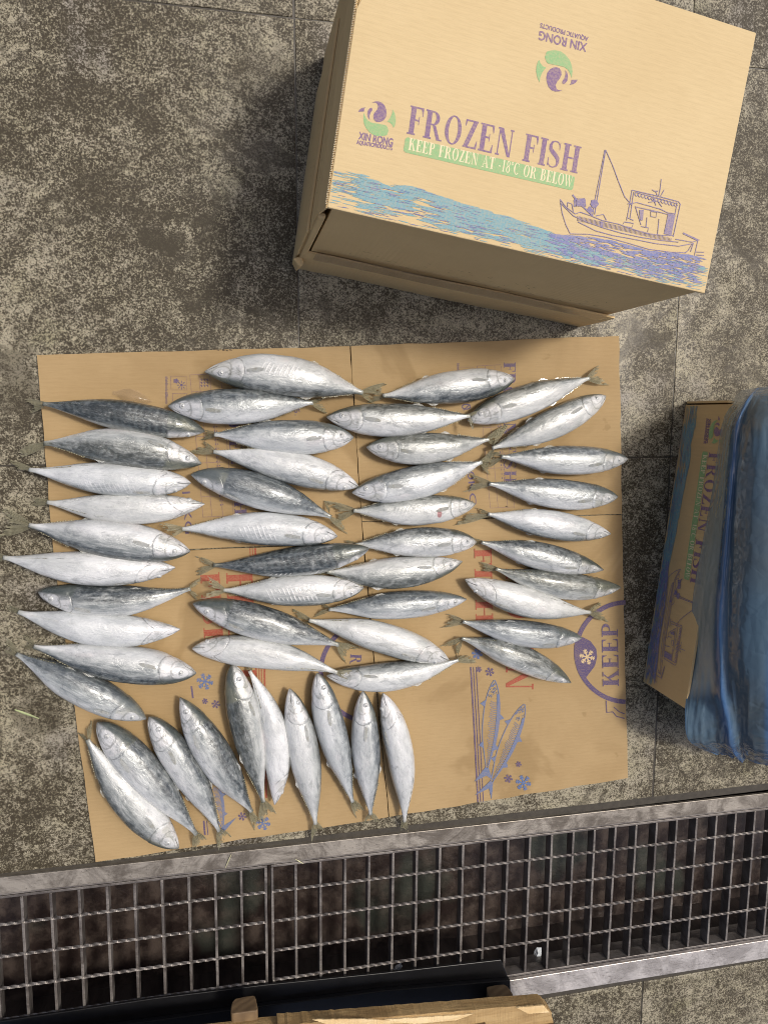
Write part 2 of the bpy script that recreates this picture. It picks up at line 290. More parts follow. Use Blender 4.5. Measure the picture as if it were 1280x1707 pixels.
M = dict(
    granite=mat_granite(), grout=mat_grout(),
    carton=mat_card('pale_kraft', (0.67, 0.495, 0.25), (0.62, 0.45, 0.225)),
    lid=mat_card('pale_kraft_lid', (0.66, 0.515, 0.285), (0.63, 0.485, 0.262), 0, (0, 1)), galv_bright=mat_steel('polished_galvanised_steel', (0.42, 0.39, 0.36), (0.62, 0.59, 0.56), 0.22, 0.5),
    edge=mat_card('kraft_edge', (0.46, 0.31, 0.15), (0.38, 0.25, 0.115)),
    sheet=mat_card('worn_kraft', (0.425, 0.303, 0.152), (0.365, 0.254, 0.122), 0.55, (0, 1)),
    purple=mat_ink('purple_ink', (0.155, 0.085, 0.24)), green=mat_ink('green_ink', (0.22, 0.46, 0.20)),
    sea=mat_ink('sea_blue_ink', (0.13, 0.345, 0.42)), indigo=mat_ink('indigo_ink', (0.13, 0.175, 0.42)), cream=mat_ink('knocked_out_kraft', (0.80, 0.72, 0.47)),
    red=mat_ink('red_ink', (0.34, 0.045, 0.03), 0.88, (0.40, 0.275, 0.14)), violet=mat_ink('violet_ink', (0.055, 0.045, 0.16), 0.9, (0.40, 0.275, 0.14)),
    blue=mat_ink('blue_ink', (0.045, 0.13, 0.33), 0.9, (0.40, 0.275, 0.14)), line=mat_ink('line_ink', (0.13, 0.075, 0.13), 0.6, (0.40, 0.275, 0.14)),
    slate=mat_ink('slate_blue_ink', (0.10, 0.16, 0.31), 0.92, (0.40, 0.275, 0.14)), kraftink=mat_ink('bare_kraft', (0.60, 0.46, 0.26)),
    galv=mat_steel('worn_galvanised_steel', (0.17, 0.148, 0.12), (0.36, 0.33, 0.285), 0.3, 0.45),
    bar=mat_steel('grate_steel', (0.13, 0.115, 0.105), (0.25, 0.23, 0.21), 0.33, 0.5),
    trench=mat_trench(), wood=mat_wood('rough_sawn_pine', (0.36, 0.235, 0.10), (0.46, 0.32, 0.15), (0.22, 0.14, 0.06), 0), endgrain=mat_endgrain(),
    woodlight=mat_wood('fresh_torn_pine', (0.72, 0.54, 0.28), (0.80, 0.64, 0.38), (0.6, 0.4, 0.18), 0),
    black=mat_plain('plain_black', (0.006, 0.006, 0.007), 0.4, 0.6, 40), tape=mat_plain('clear_brown_tape', (0.56, 0.42, 0.24), 0.12, 0.9, 15, 0.0, 0.55),
    stitch=mat_plain('torn_paper_edge', (0.74, 0.60, 0.38), 0.8), fish=mat_fish(), fin=mat_fin('tail_fin_skin', (0.10, 0.09, 0.05), (0.33, 0.31, 0.20), 0.55),
    pfin=mat_fin('pale_fin_skin', (0.40, 0.42, 0.41), (0.58, 0.60, 0.58), 0.45), eye=mat_eye(), film=mat_film(), ice=mat_ice(),
    straw=mat_plain('straw', (0.62, 0.60, 0.36), 0.6), leaf=mat_plain('leaf_blade', (0.40, 0.46, 0.22), 0.5), mark=mat_plain('dark_smudge', (0.08, 0.05, 0.02), 0.7), brownfilm=mat_plain('clear_frozen_skin', (0.45, 0.33, 0.2), 0.15, 0.8, 60, 0.0, 0.3))

# ------------------------------------------------------------------ mesh helpers
def mesh(name, vs, fs, mat, parent=None, smooth=False, mats=None, mi=None, loc=None):
    me = bpy.data.meshes.new(name); me.from_pydata([tuple(v) for v in vs], [], fs); me.update()
    for mm in (mats or [mat]): me.materials.append(mm)
    if mi: me.polygons.foreach_set('material_index', mi)
    if smooth: me.polygons.foreach_set('use_smooth', [True] * len(me.polygons))
    o = bpy.data.objects.new(name, me); C.objects.link(o)
    if parent is not None: o.parent = parent
    if loc is not None: o.location = loc
    return o
def tag(o, label, cat, group=None):
    o['label'] = label; o['category'] = cat
    if group: o['group'] = group
    return o
def thing(name, label, cat, loc=(0, 0, 0), rz=0.0, group=None):
    o = bpy.data.objects.new(name, None); o.empty_display_size = 0.02; C.objects.link(o)
    o.location = loc; o.rotation_euler = (0, 0, rz); return tag(o, label, cat, group)
class B:
    def __init__(s): s.v = []; s.f = []
    def add(s, vs, fs):
        k = len(s.v); s.v += [tuple(v) for v in vs]; s.f += [tuple(i + k for i in f) for f in fs]; return s
    def box(s, c, d, rz=0.0, jit=0.0):
        x, y, z = (q / 2 for q in d); cs, sn = math.cos(rz), math.sin(rz); vs = []
        for k in ((-1, -1, -1), (1, -1, -1), (1, 1, -1), (-1, 1, -1), (-1, -1, 1), (1, -1, 1), (1, 1, 1), (-1, 1, 1)):
            a, b_, e = k[0] * x, k[1] * y, k[2] * z
            vs.append((c[0] + a * cs - b_ * sn + R_.uniform(-jit, jit), c[1] + a * sn + b_ * cs + R_.uniform(-jit, jit), c[2] + e + R_.uniform(-jit, jit)))
        return s.add(vs, [(0, 3, 2, 1), (4, 5, 6, 7), (0, 1, 5, 4), (1, 2, 6, 5), (2, 3, 7, 6), (3, 0, 4, 7)])
    def prism(s, pts, z0, z1):
        n = len(pts)
        if sum(pts[i][0] * pts[(i + 1) % n][1] - pts[(i + 1) % n][0] * pts[i][1] for i in range(n)) < 0: pts = pts[::-1]
        vs = [(p[0], p[1], z0) for p in pts] + [(p[0], p[1], z1) for p in pts]
        return s.add(vs, [tuple(range(n))[::-1], tuple(range(n, 2 * n))] + [(i, (i + 1) % n, n + (i + 1) % n, n + i) for i in range(n)])
    def out(s, name, mat, parent=None, smooth=False, bevel=0.0, loc=None):
        o = mesh(name, s.v, s.f, mat, parent, smooth, loc=loc)
        if bevel:
            md = o.modifiers.new('bevel', 'BEVEL'); md.width = bevel; md.segments = 2; md.limit_method = 'ANGLE'
        return o

PROF = [(0, .05), (.015, .15), (.04, .30), (.08, .475), (.13, .635), (.18, .76), (.24, .87), (.32, .96), (.42, 1.0), (.52, .985), (.62, .90), (.72, .73), (.82, .49), (.90, .285), (.96, .155), (1, .125)]
def prof(u):
    for i in range(len(PROF) - 1):
        if u <= PROF[i + 1][0]:
            t = (u - PROF[i][0]) / (PROF[i + 1][0] - PROF[i][0]); a, b = PROF[i][1], PROF[i + 1][1]
            p = PROF[max(0, i - 1)]; q = PROF[min(len(PROF) - 1, i + 2)]
            h = PROF[i + 1][0] - PROF[i][0]; ma = (b - p[1]) / max(1e-6, PROF[i + 1][0] - p[0]) * h; mb = (q[1] - a) / max(1e-6, q[0] - PROF[i][0]) * h
            return (2 * t ** 3 - 3 * t * t + 1) * a + (t ** 3 - 2 * t * t + t) * ma + (-2 * t ** 3 + 3 * t * t) * b + (t ** 3 - t * t) * mb
    return PROF[-1][1]

# ------------------------------------------------------------------ 2-D print kit (flat ink on card)
class Ink:                       # collects 2-D shapes in a print's own plane; each lies a hair above the last
    def __init__(s, z=0.0): s.v = []; s.f = []; s.z = z
    def poly(s, pts):
        n = len(pts)
        if n < 3: return
        a = sum(pts[i][0] * pts[(i + 1) % n][1] - pts[(i + 1) % n][0] * pts[i][1] for i in range(n))
        if a < 0: pts = pts[::-1]
        k = len(s.v); s.v += [(p[0], p[1], s.z) for p in pts]; s.f.append(tuple(range(k, k + n))); s.z += 1.2e-7
    def stroke(s, pts, w, w2=None):
        ws = w if isinstance(w, (list, tuple)) else [w + (w2 - w) * i / (len(pts) - 1) if w2 is not None else w for i in range(len(pts))]
        L, Rr = [], []
        for i, p in enumerate(pts):
            a = pts[max(0, i - 1)]; b = pts[min(len(pts) - 1, i + 1)]
            dx, dy = b[0] - a[0], b[1] - a[1]; l = math.hypot(dx, dy) or 1
            L.append((p[0] - dy / l * ws[i] / 2, p[1] + dx / l * ws[i] / 2)); Rr.append((p[0] + dy / l * ws[i] / 2, p[1] - dx / l * ws[i] / 2))
        k = len(s.v); n = len(pts); s.v += [(q[0], q[1], s.z) for q in L + Rr]
        s.f += [(k + i, k + n + i, k + n + i + 1, k + i + 1) for i in range(n - 1)]; s.z += 1.2e-7
    def out(s, name, mat, parent, fn=None):
        if fn: s.v = [(*fn(x, y), z) for x, y, z in s.v]
        me_v = s.v
        return mesh(name, me_v, s.f, mat, parent)

def arc(cx, cy, rx, ry, a0, a1, n=14):
    return [(cx + rx * math.cos(math.radians(a0 + (a1 - a0) * i / n)), cy + ry * math.sin(math.radians(a0 + (a1 - a0) * i / n))) for i in range(n + 1)]
def rect(x0, y0, x1, y1): return [(x0, y0), (x1, y0), (x1, y1), (x0, y1)]
def ringy(cx, cy, ro, rio, a0, a1, n=16):  # crescent band between two ellipses
    return arc(cx, cy, ro[0], ro[1], a0, a1, n) + arc(cx, cy, rio[0], rio[1], a1, a0, n)
h_, T_, S_ = 0.06, 0.22, 0.07
def stem(x, w=T_, top=True, bot=True, y0=0, y1=1):
    o = [rect(x, y0, x + w, y1)]
    if bot: o.append(rect(x - S_, y0, x + w + S_, y0 + h_))
    if top: o.append(rect(x - S_, y1 - h_, x + w + S_, y1))
    return o
def ticks(x, y, up): return [[(x - 0.1, y), (x, y), (x, y + up), (x - 0.025, y + up)]]
def sshape(w=0.56):
    pts = [(.86, .72), (.84, .86), (.68, .965), (.46, .975), (.27, .93), (.17, .80), (.20, .67), (.36, .575), (.58, .49), (.80, .37), (.85, .23), (.76, .09), (.55, .025), (.34, .03), (.15, .12), (.12, .30)]
    ws = [.03, .05, .05, .05, .08, .13, .16, .18, .19, .17, .13, .08, .05, .05, .05, .03]
    return [(a * w, b) for a, b in pts], ws
def glyph(ch):                   # returns polys, strokes, advance; didone-like serif capitals of unit height
    P, K = [], []
    if ch == 'F': P += stem(.08) + [rect(.2, 1 - h_, .64, 1), rect(.2, .5, .5, .5 + h_)] + ticks(.64, 1 - h_, -.24) + [rect(.46, .38, .49, .67)]; a = .7
    elif ch == 'E': P += stem(.08) + [rect(.2, 1 - h_, .66, 1), rect(.2, .5, .5, .5 + h_), rect(.2, 0, .68, h_)] + ticks(.66, 1 - h_, -.22) + ticks(.68, h_, .24) + [rect(.46, .39, .49, .67)]; a = .76
    elif ch == 'L': P += stem(.08) + [rect(.2, 0, .64, h_)] + ticks(.64, h_, .26); a = .68
    elif ch == 'R': P += stem(.08) + [ringy(.36, .745, (.31, .255), (.14, .205), -90, 90), rect(.2, 1 - h_, .37, 1), rect(.2, .49, .37, .49 + h_), [(.38, .5), (.52, .5), (.76, .05), (.86, .05), (.86, 0), (.62, 0)]]; a = .88
    elif ch == 'P': P += stem(.08) + [ringy(.36, .74, (.31, .26), (.14, .21), -90, 90), rect(.2, 1 - h_, .37, 1), rect(.2, .48, .37, .48 + h_)]; a = .74
    elif ch == 'B': P += stem(.08) + [ringy(.36, .76, (.27, .24), (.11, .19), -90, 90), ringy(.38, .265, (.32, .265), (.15, .215), -90, 90), rect(.2, 1 - h_, .37, 1), rect(.2, .5, .4, .53), rect(.2, 0, .4, h_)]; a = .78
    elif ch == 'O': P += [ringy(.42, .5, (.38, .52), (.21, .47), 0, 180), ringy(.42, .5, (.38, .52), (.21, .47), 180, 360)]; a = .86
    elif ch == '0': P += [ringy(.3, .5, (.26, .5), (.12, .45), 0, 180), ringy(.3, .5, (.26, .5), (.12, .45), 180, 360)]; a = .62
    elif ch == 'C': P += [ringy(.42, .5, (.38, .52), (.21, .47), 45, 315)]; P += [rect(.68, .68, .71, .95)]; a = .8
    elif ch == 'G': P += [ringy(.42, .5, (.38, .52), (.21, .47), 45, 315)] + stem(.58, .14, True, False, 0.05, .42); a = .88
    elif ch == 'Z': P += [rect(.06, 1 - h_, .64, 1), rect(.04, 0, .68, h_), [(.44, 1), (.64, 1), (.26, 0), (.05, 0)]] + ticks(.68, h_, .24) + [[(.06, 1), (.16, 1), (.085, .76), (.06, .76)]]; a = .72
    elif ch == 'N': P += stem(.12, .05) + stem(.70, .05, True, False) + [[(.08, 1), (.30, 1), (.75, 0), (.70, 0), (.62, 0)]]; a = .88
    elif ch == 'H': P += stem(.1) + stem(.6) + [rect(.2, .48, .65, .48 + h_)]; a = .9
    elif ch == 'I': P += stem(.1); a = .4
    elif ch == 'K': P += stem(.08) + [[(.24, .42), (.60, .97), (.66, .97), (.30, .38)], [(.36, .58), (.46, .68), (.80, .03), (.60, .03)], rect(.5, 1 - h_, .74, 1), rect(.54, 0, .86, h_)]; a = .88
    elif ch == 'M': P += stem(.1, .05) + stem(.82, .16) + [[(.08, 1), (.27, 1), (.56, .04), (.48, .04)], [(.82, 1), (.88, 1), (.54, .04), (.50, .04)]]; a = 1.12
    elif ch == 'A': P += [[(.40, 1), (.47, 1), (.80, 0), (.62, 0)], [(.40, 1), (.44, 1), (.15, 0), (.10, 0)], rect(.2, .3, .6, .34), rect(.0, 0, .26, h_), rect(.54, 0, .88, h_)]; a = .88
    elif ch == 'T': P += stem(.26, T_, False) + [rect(.02, 1 - h_, .68, 1)] + ticks(.68, 1 - h_, -.24) + [[(.02, 1), (.12, 1), (.045, .76), (.02, .76)]]; a = .72
    elif ch == 'W': P += [[(.02, 1), (.20, 1), (.38, 0), (.32, 0)], [(.52, 1), (.56, 1), (.37, 0), (.33, 0)], [(.44, 1), (.62, 1), (.80, 0), (.74, 0)], [(.98, 1), (1.02, 1), (.79, 0), (.75, 0)], rect(-.02, .96, .28, 1), rect(.88, .96, 1.1, 1)]; a = 1.1
    elif ch == 'S': p, w = sshape(.66); K.append((p, w)); P += [rect(.555, .68, .58, .96), rect(.06, .04, .085, .34)]; a = .68
    elif ch == '1': P += stem(.2, .15, False) + [[(.08, .82), (.35, 1), (.35, .92)]]; a = .52
    elif ch == '8': P += [ringy(.3, .75, (.21, .25), (.1, .2), 0, 359), ringy(.3, .26, (.26, .28), (.12, .22), 0, 359)]; a = .62
    elif ch == '5': P += [rect(.12, .9, .5, 1), rect(.12, .5, .17, 1), ringy(.26, .3, (.28, .31), (.13, .26), -130, 120)]; a = .6
    elif ch == '-': P += [rect(.02, .36, .3, .44)]; a = .36
    elif ch == '.': P += [rect(.08, 0, .22, .14)]; a = .3
    elif ch == 'o': P += [ringy(.14, .84, (.13, .15), (.07, .1), 0, 359)]; a = .3   # degree ring
    else: a = .42
    return P, K, a
def serif(ink, txt, p0, p1, cap, side=1, gap=0.03):
    """set txt so that its baseline runs p0 -> p1; cap = height; side = +1: letters stand to the left of that direction"""
    tot = sum(glyph(c)[2] + gap for c in txt) - gap
    dx, dy = p1[0] - p0[0], p1[1] - p0[1]; L = math.hypot(dx, dy); ex = (dx / L, dy / L); ey = (-ex[1] * side, ex[0] * side); k = L / tot; x = 0
    for c in txt:
        P, K, a = glyph(c)
        tr = lambda q: (p0[0] + ex[0] * (x + q[0]) * k + ey[0] * q[1] * cap, p0[1] + ex[1] * (x + q[0]) * k + ey[1] * q[1] * cap)
        for p in P: ink.poly([tr(q) for q in p])
        for p, w in K: ink.stroke([tr(q) for q in p], [v * (k + cap) / 2 for v in w])
        x += a + gap
_tc = {}
def text_polys(txt):
    if txt in _tc: return _tc[txt]
    cu = bpy.data.curves.new('lettering', 'FONT'); cu.body = txt; o = bpy.data.objects.new('lettering', cu); C.objects.link(o)
    dg = bpy.context.evaluated_depsgraph_get(); me = bpy.data.meshes.new_from_object(o.evaluated_get(dg))
    vs = [(v.co.x, v.co.y) for v in me.vertices]; fs = [tuple(p.vertices) for p in me.polygons]
    bpy.data.objects.remove(o); bpy.data.curves.remove(cu); bpy.data.meshes.remove(me)
    x0 = min(v[0] for v in vs); x1 = max(v[0] for v in vs); y0 = min(v[1] for v in vs); y1 = max(v[1] for v in vs)
    if 'Q' in txt: y0 = 0.0
    _tc[txt] = ([((v[0] - x0) / (x1 - x0), (v[1] - y0) / (y1 - y0)) for v in vs], fs); return _tc[txt]
def sans(ink, txt, p0, p1, cap, side=1, bold=0.0):
    vs, fs = text_polys(txt); dx, dy = p1[0] - p0[0], p1[1] - p0[1]; L = math.hypot(dx, dy); ex = (dx / L, dy / L); ey = (-ex[1] * side, ex[0] * side)
    for ox, oy in ([(0, 0)] if not bold else [(-bold, 0), (bold, 0), (0, bold), (0, -bold)]):
        k = len(ink.v); ink.v += [(p0[0] + ex[0] * (v[0] * L + ox) + ey[0] * (v[1] * cap + oy), p0[1] + ex[1] * (v[0] * L + ox) + ey[1] * (v[1] * cap + oy), ink.z) for v in vs]
        ink.f += [tuple(i + k for i in f) for f in fs]; ink.z += 1.2e-7
def flake(ink, c, r, w):
    for i in range(6):
        a = math.radians(i * 60 + 12); d = (math.cos(a), math.sin(a))
        ink.stroke([c, (c[0] + d[0] * r, c[1] + d[1] * r)], w)
        for t, l in ((0.45, 0.32), (0.72, 0.3)):
            for sg in (-1, 1):
                b = a + sg * math.radians(50); q = (c[0] + d[0] * r * t, c[1] + d[1] * r * t)
                ink.stroke([q, (q[0] + math.cos(b) * r * l, q[1] + math.sin(b) * r * l)], w * 0.8)

# ------------------------------------------------------------------ paving
def setting(o): o['kind'] = 'structure'; return o
bed = B(); bed.box((0.3, 9.828, -0.0118), (24, 21.0, 0.02)); bed.box((0.3, -6.018, -0.0118), (24, 10.04, 0.02))
setting(bed.out('ground', M['grout']))
paving = bpy.data.objects.new('pavement', None); C.objects.link(paving); setting(paving)
X0, Y0, TS, GAP = 0.1017, -0.070, 0.6, 0.0019
def tile_obj(x0, x1, y0, y1):
    cx, cy = (x0 + x1) / 2, (y0 + y1) / 2
    b = B(); b.box((0, 0, -0.011), (x1 - x0 - GAP, y1 - y0 - GAP, 0.022))
    o = b.out('tile', M['granite'], paving, bevel=0.0012); o.location = (cx + R_.uniform(-.0006, .0006), cy, R_.uniform(-0.0008, 0.0)); o.rotation_euler = (R_.uniform(-.0008, .0008), R_.uniform(-.0008, .0008), R_.uniform(-.0015, .0015))
for i in range(-4, 5):
    for j in range(-1, 4): tile_obj(X0 + TS * i, X0 + TS * (i + 1), Y0 + TS * j + (0.010 if j == -1 else 0), Y0 + TS * (j + 1))
    for j in range(0, 2): tile_obj(X0 + TS * i, X0 + TS * (i + 1), -1.012 - TS * (j + 1), -1.012 - TS * j)

# ------------------------------------------------------------------ drain
DO = Vector((-0.341, -0.664, 0)); DA = -0.0098
drain = thing('floor_drain', 'galvanised steel frame and open channel of the drain crossing the paving', 'drain', DO, DA)
def beam(x0, x1, y0, y1, z0, z1): return B().box(((x0 + x1) / 2, (y0 + y1) / 2, (z0 + z1) / 2), (x1 - x0, y1 - y0, z1 - z0))
beam(-2.0, 3.2, -0.0255, 0, -0.004, 0.0015).out('frame_strip', M['galv'], drain, bevel=0.0008)
beam(-2.0, 3.2, -0.330, -0.2925, -0.004, 0.0015).out('frame_strip', M['galv_bright'], drain, bevel=0.0008)
beam(-2.0, 3.2, -0.029, -0.0257, -0.045, -0.001).out('frame_lip', M['bar'], drain)
beam(-2.0, 3.2, -0.2923, -0.289, -0.045, -0.001).out('frame_lip', M['bar'], drain)
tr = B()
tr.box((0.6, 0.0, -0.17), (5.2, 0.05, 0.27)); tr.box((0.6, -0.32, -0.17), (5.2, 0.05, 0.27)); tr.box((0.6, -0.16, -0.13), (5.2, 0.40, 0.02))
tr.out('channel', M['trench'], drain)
def twisted(x0, x1, y, z, r=0.0024, pitch=0.018):
    n = int((x1 - x0) / 0.0022); vs = []; fs = []
    for i in range(n + 1):
        x = x0 + (x1 - x0) * i / n; a = 2 * math.pi * (x / pitch) / 4 * 1.4
        for k in range(4): vs.append((x, y + r * math.cos(a + k * math.pi / 2), z + r * math.sin(a + k * math.pi / 2)))
    for i in range(n):
        for k in range(4): fs.append((i * 4 + k, i * 4 + (k + 1) % 4, i * 4 + 4 + (k + 1) % 4, i * 4 + 4 + k))
    b = B(); b.add(vs, fs + [(3, 2, 1, 0), tuple(n * 4 + k for k in range(4))]); return b
bar_me = None
def grate(xa, xb, first, label):
    global bar_me
    t = thing('drain_grate', label, 'grate', DO, DA, 'grates of the floor drain')
    x = first
    beam(xa, xb, -0.0345, -0.0305, -0.022, -0.0015).out('end_bar', M['bar'], t, bevel=0.0006)
    beam(xa, xb, -0.2885, -0.2845, -0.022, -0.0015).out('end_bar', M['bar'], t, bevel=0.0006)
    while x < xb - 0.002:
        if x > xa + 0.001:
            o = bpy.data.objects.new('bearing_bar', bar_me) if bar_me else None
            if o is None:
                o = beam(-0.002, 0.002, -0.284, -0.035, -0.022, -0.0015).out('bearing_bar', M['bar'], t, bevel=0.0006); bar_me = o.data
            else:
                C.objects.link(o); o.parent = t
                md = o.modifiers.new('bevel', 'BEVEL'); md.width = 0.0006; md.segments = 2; md.limit_method = 'ANGLE'
            o.location = (x, 0, R_.uniform(-0.0004, 0)); o.rotation_euler = (0, R_.uniform(-.02, .02), R_.uniform(-.003, .003))
        x += 0.0393
    for y in (-0.0755, -0.1265, -0.1775, -0.2285):
        twisted(xa + 0.002, xb - 0.002, y, -0.0022).out('twisted_rod', M['bar'], t)
    for xs in (xa + 0.002, xb - 0.002):
        beam(xs - 0.002, xs + 0.002, -0.284, -0.035, -0.022, -0.0012).out('side_bar', M['bar'], t, bevel=0.0006)
grate(-0.62, 0.3815, 0.0275 - 0.0393 * 16, 'steel grate at the left border, ending at the double bar below the bottom fan')
grate(0.3875, 1.41, 0.3875 + 0.0385, 'longer steel grate on the right, between the double bar and the blue bag side')

# ------------------------------------------------------------------ flattened carton
CT = 0.0045
flat = thing('flattened_carton', 'opened out brown cardboard carton spread under the rows of mackerel', 'cardboard', at(560, 960))
fo = flat.location
def lp(x, y, z=0.0): v = at(x, y, z); return (v.x - fo.x, v.y - fo.y)
def panel(pts, z0):
    n_ = []
    for i in range(4):       # slightly rough outline
        a, b = pts[i], pts[(i + 1) % 4]
        for k in range(14):
            t = k / 14; jx = R_.uniform(-.9, .9) if 0 < k else 0; n_.append(lp(a[0] + (b[0] - a[0]) * t + jx, a[1] + (b[1] - a[1]) * t + jx, 0.004))
    b = B(); b.prism(n_, z0, z0 + 0.0035); o = b.out('cardboard_panel', M['sheet'], flat, bevel=0.0004)
    return o
panel([(62, 592), (583, 577), (604.5, 904), (90, 925)], 0.0008)
panel([(584.6, 577), (1031, 560), (1036, 857), (603.2, 869)], 0.0012)
panel([(90, 926.5), (604.5, 905.5), (647.2, 1362), (160, 1437)], 0.0010)
panel([(603.2, 870.5), (1036, 858.5), (1046, 1297), (648.8, 1362)], 0.0006)
PZ = 0.0047
def prt(name, mat, ink): return mesh(name, ink.v, ink.f, mat, flat)
_pz = [0]
def pxink(): _pz[0] += 1; return Ink(PZ + 0.00002 + _pz[0] * 2.5e-6)
def conv(ink): ink.v = [(*lp(x, y, PZ), z) for x, y, z in ink.v]; return ink
def word(nm, mt, txt, p0, p1, cap, fn=serif):
    k = pxink(); fn(k, txt, p0, p1, cap, side=-1); prt(nm, M[mt], conv(k))
def lines(nm, mt, ls):
    k = pxink()
    for pts, w in ls: k.stroke(pts, w)
    o = prt(nm, M[mt], conv(k)); return o
word('red_lettering', 'red', 'FROZEN', (377, 955), (388, 1196), 44); word('red_lettering', 'red', 'FISH', (334, 955), (342, 1089), 32)
word('red_lettering', 'red', 'FROZEN', (843, 912), (843, 1152), 46); word('red_lettering', 'red', 'FISH', (790, 914), (793, 1040), 29)
for x, w in ((417, 1.6), (421, 1.6), (425.5, 3)): lines('red_stripe', 'red', [([(x, 914), (x + 1, 935)], w)])
for x, w in ((432, 1.6), (436, 1.6), (441, 3)): lines('red_stripe', 'red', [([(x, 1110), (x + 3, 1330)], w)])
for x, w in ((784.5, 2.4), (789.0, 1.4), (793.5, 1.2)): lines('violet_stripe', 'violet', [([(x, 1112), (x + 5, 1200), (x + 12, 1337)], w)])
for pts, w in (([(319.5, 1144), (322, 1164)], 3), ([(340, 1368), (342, 1392)], 3), ([(345, 1368), (347, 1392)], 1.5)): lines('violet_stripe', 'violet', [(pts, w)])
kk = pxink(); serif(kk, 'KEEP', (1031, 1144), (1029, 1037), 27, side=-1); prt('violet_lettering', M['violet'], conv(kk))
lines('printed_ring', 'violet', [(arc(1045, 1087, 85, 83, 92, 268, 44), 7.5)]); lines('printed_ring', 'violet', [(arc(621, 1120, 86, 84, 100, 245, 36), 7.5)])
z4 = lambda pts: [(780 + x / 4.571, 900 + y / 4.571) for x, y in pts]
kk = pxink(); kk.poly(z4([(870, 740), (930, 770), (975, 830), (982, 890), (965, 960), (900, 1045), (892, 1080), (845, 990), (815, 880), (822, 800)])); prt('printed_badge', M['violet'], conv(kk))
lines('printed_scroll', 'violet', [(z4([(1050, 1225), (1055, 1315), (1100, 1310), (1130, 1345), (1190, 1360)]), 1.8)]); lines('printed_scroll', 'violet', [(z4([(1110, 1275), (1150, 1310), (1190, 1325)]), 1.8)])
def snow(c, r, w, mt, up=0.0):
    k = pxink(); k.z += up; flake(k, c, r, w); prt('printed_snowflake', M[mt], conv(k))
for c, r in (((847, 1298), 7), ((864, 1274), 5), ((816, 1120), 7.5), ((798, 1116), 5), ((342, 1169), 5), ((360, 1174), 7), ((404, 1361), 7)): snow(c, r, 1.5, 'violet')
snow((978, 1095), 13, 2.2, 'kraftink', 2e-5)
for c, r in (((872, 1305), 13), ((342, 1136), 14), ((439, 1372), 12), ((795, 1090), 9)): snow(c, r, 2.4, 'blue')
word('violet_lettering', 'violet', 'R', (584, 1090), (583, 1107), 19)
word('violet_lettering', 'violet', 'FROZEN FISH', (839, 604), (840, 806), 20); word('violet_lettering', 'violet', 'FROZEN FISH', (376, 652), (392, 858), 20)
word('violet_lettering', 'violet', '10KG', (778, 776), (783, 842), 11, sans); word('violet_lettering', 'violet', '10KG', (304, 820), (309, 890), 13, sans)
word('violet_lettering', 'violet', '5.', (490, 682), (492, 693), 9, sans)
# line-drawn mackerel on the sheet
i_ = pxink()
def drawn(s, t, w, tips):
    dx, dy = t[0] - s[0], t[1] - s[1]; L = math.hypot(dx, dy); ex = (dx / L, dy / L); ey = (-ex[1], ex[0])
    q = lambda u, v: (s[0] + ex[0] * u * L + ey[0] * v * w, s[1] + ex[1] * u * L + ey[1] * v * w)
    pr = lambda u: 0.5 * prof(max(0, min(1, u)))
    us = [k / 20 for k in range(21)]
    for sg in (-1, 1): i_.stroke([q(u, sg * pr(u)) for u in us], 1.5)
    i_.poly([q(u, -pr(u)) for u in us[3:20]] + [q(u, -pr(u) * 0.62) for u in us[19:2:-1]])
    for k in range(34):
        u = 0.24 + 0.72 * k / 34; i_.stroke([q(u, -pr(u) * 0.95), q(u + 0.012, -pr(u) * 0.3), q(u - 0.004, pr(u) * (0.05 + 0.3 * R_.random()))], 1.0)
    for k in range(26):
        u = 0.03 + 0.16 * R_.random(); v = R_.uniform(-0.8, 0.8) * pr(u); i_.stroke([q(u, v), q(u + 0.02, v + 0.06)], 0.9)
    for u, sg, l in ((0.36, -1, 0.3), (0.22, 1, 0.35), (0.70, -1, 0.22), (0.68, 1, 0.22)):
        i_.poly([q(u, sg * pr(u)), q(u + 0.05, sg * (pr(u) + l)), q(u + 0.08, sg * pr(u + .08))])
    e0 = q(0.97, 0); e1 = q(1.06, 0)
    for tp in tips: i_.poly([q(0.96, -0.07), e1, tp]); i_.poly([q(0.96, 0.07), e1, tp])
for dd in (((824, 1134), (811, 1284), 27, ((790, 1303), (821, 1300))), ((874, 1174), (818, 1306), 26, ((791, 1326), (819, 1333))), ((352, 1290), (372, 1382), 22, ((395, 1362), (365, 1395)))):
    i_ = pxink(); drawn(*dd); prt('printed_mackerel', M['slate'], conv(i_))
i_ = pxink()
def boxl(x0, y0, x1, y1, w=1.0, sk=0.03): i_.stroke([(x0, y0), (x1, y0 + 0), (x1 + (y1 - y0) * sk, y1), (x0 + (y1 - y0) * sk, y1), (x0, y0)], w)
for ox, oy in ((0, 0), (478, -15)):
    boxl(285 + ox, 627 + oy, 311 + ox, 650 + oy); boxl(288 + ox, 656 + oy, 312 + ox, 680 + oy)
    for x in (317, 332, 350, 368) if not ox else (317, 330, 346, 357): i_.stroke([(x + ox, 625 + oy), (x + 22 + ox, 862 + oy)], 1.0)
    for y in (625, 653, 690, 728, 752, 772, 796, 828, 862): i_.stroke([(317 + (y - 625) * .09 + ox, y + oy), ((366 if not ox else 356) + (y - 625) * .09 + ox, y - 2 + oy)], 1.0)
prt('printed_table', M['line'], conv(i_))
i_ = pxink()
for k in range(8):
    a = math.radians(k * 45); i_.stroke([(303 + 3.5 * math.cos(a), 642 + 3.5 * math.sin(a)), (303 + 7.5 * math.cos(a), 642 + 7.5 * math.sin(a))], 1.3)
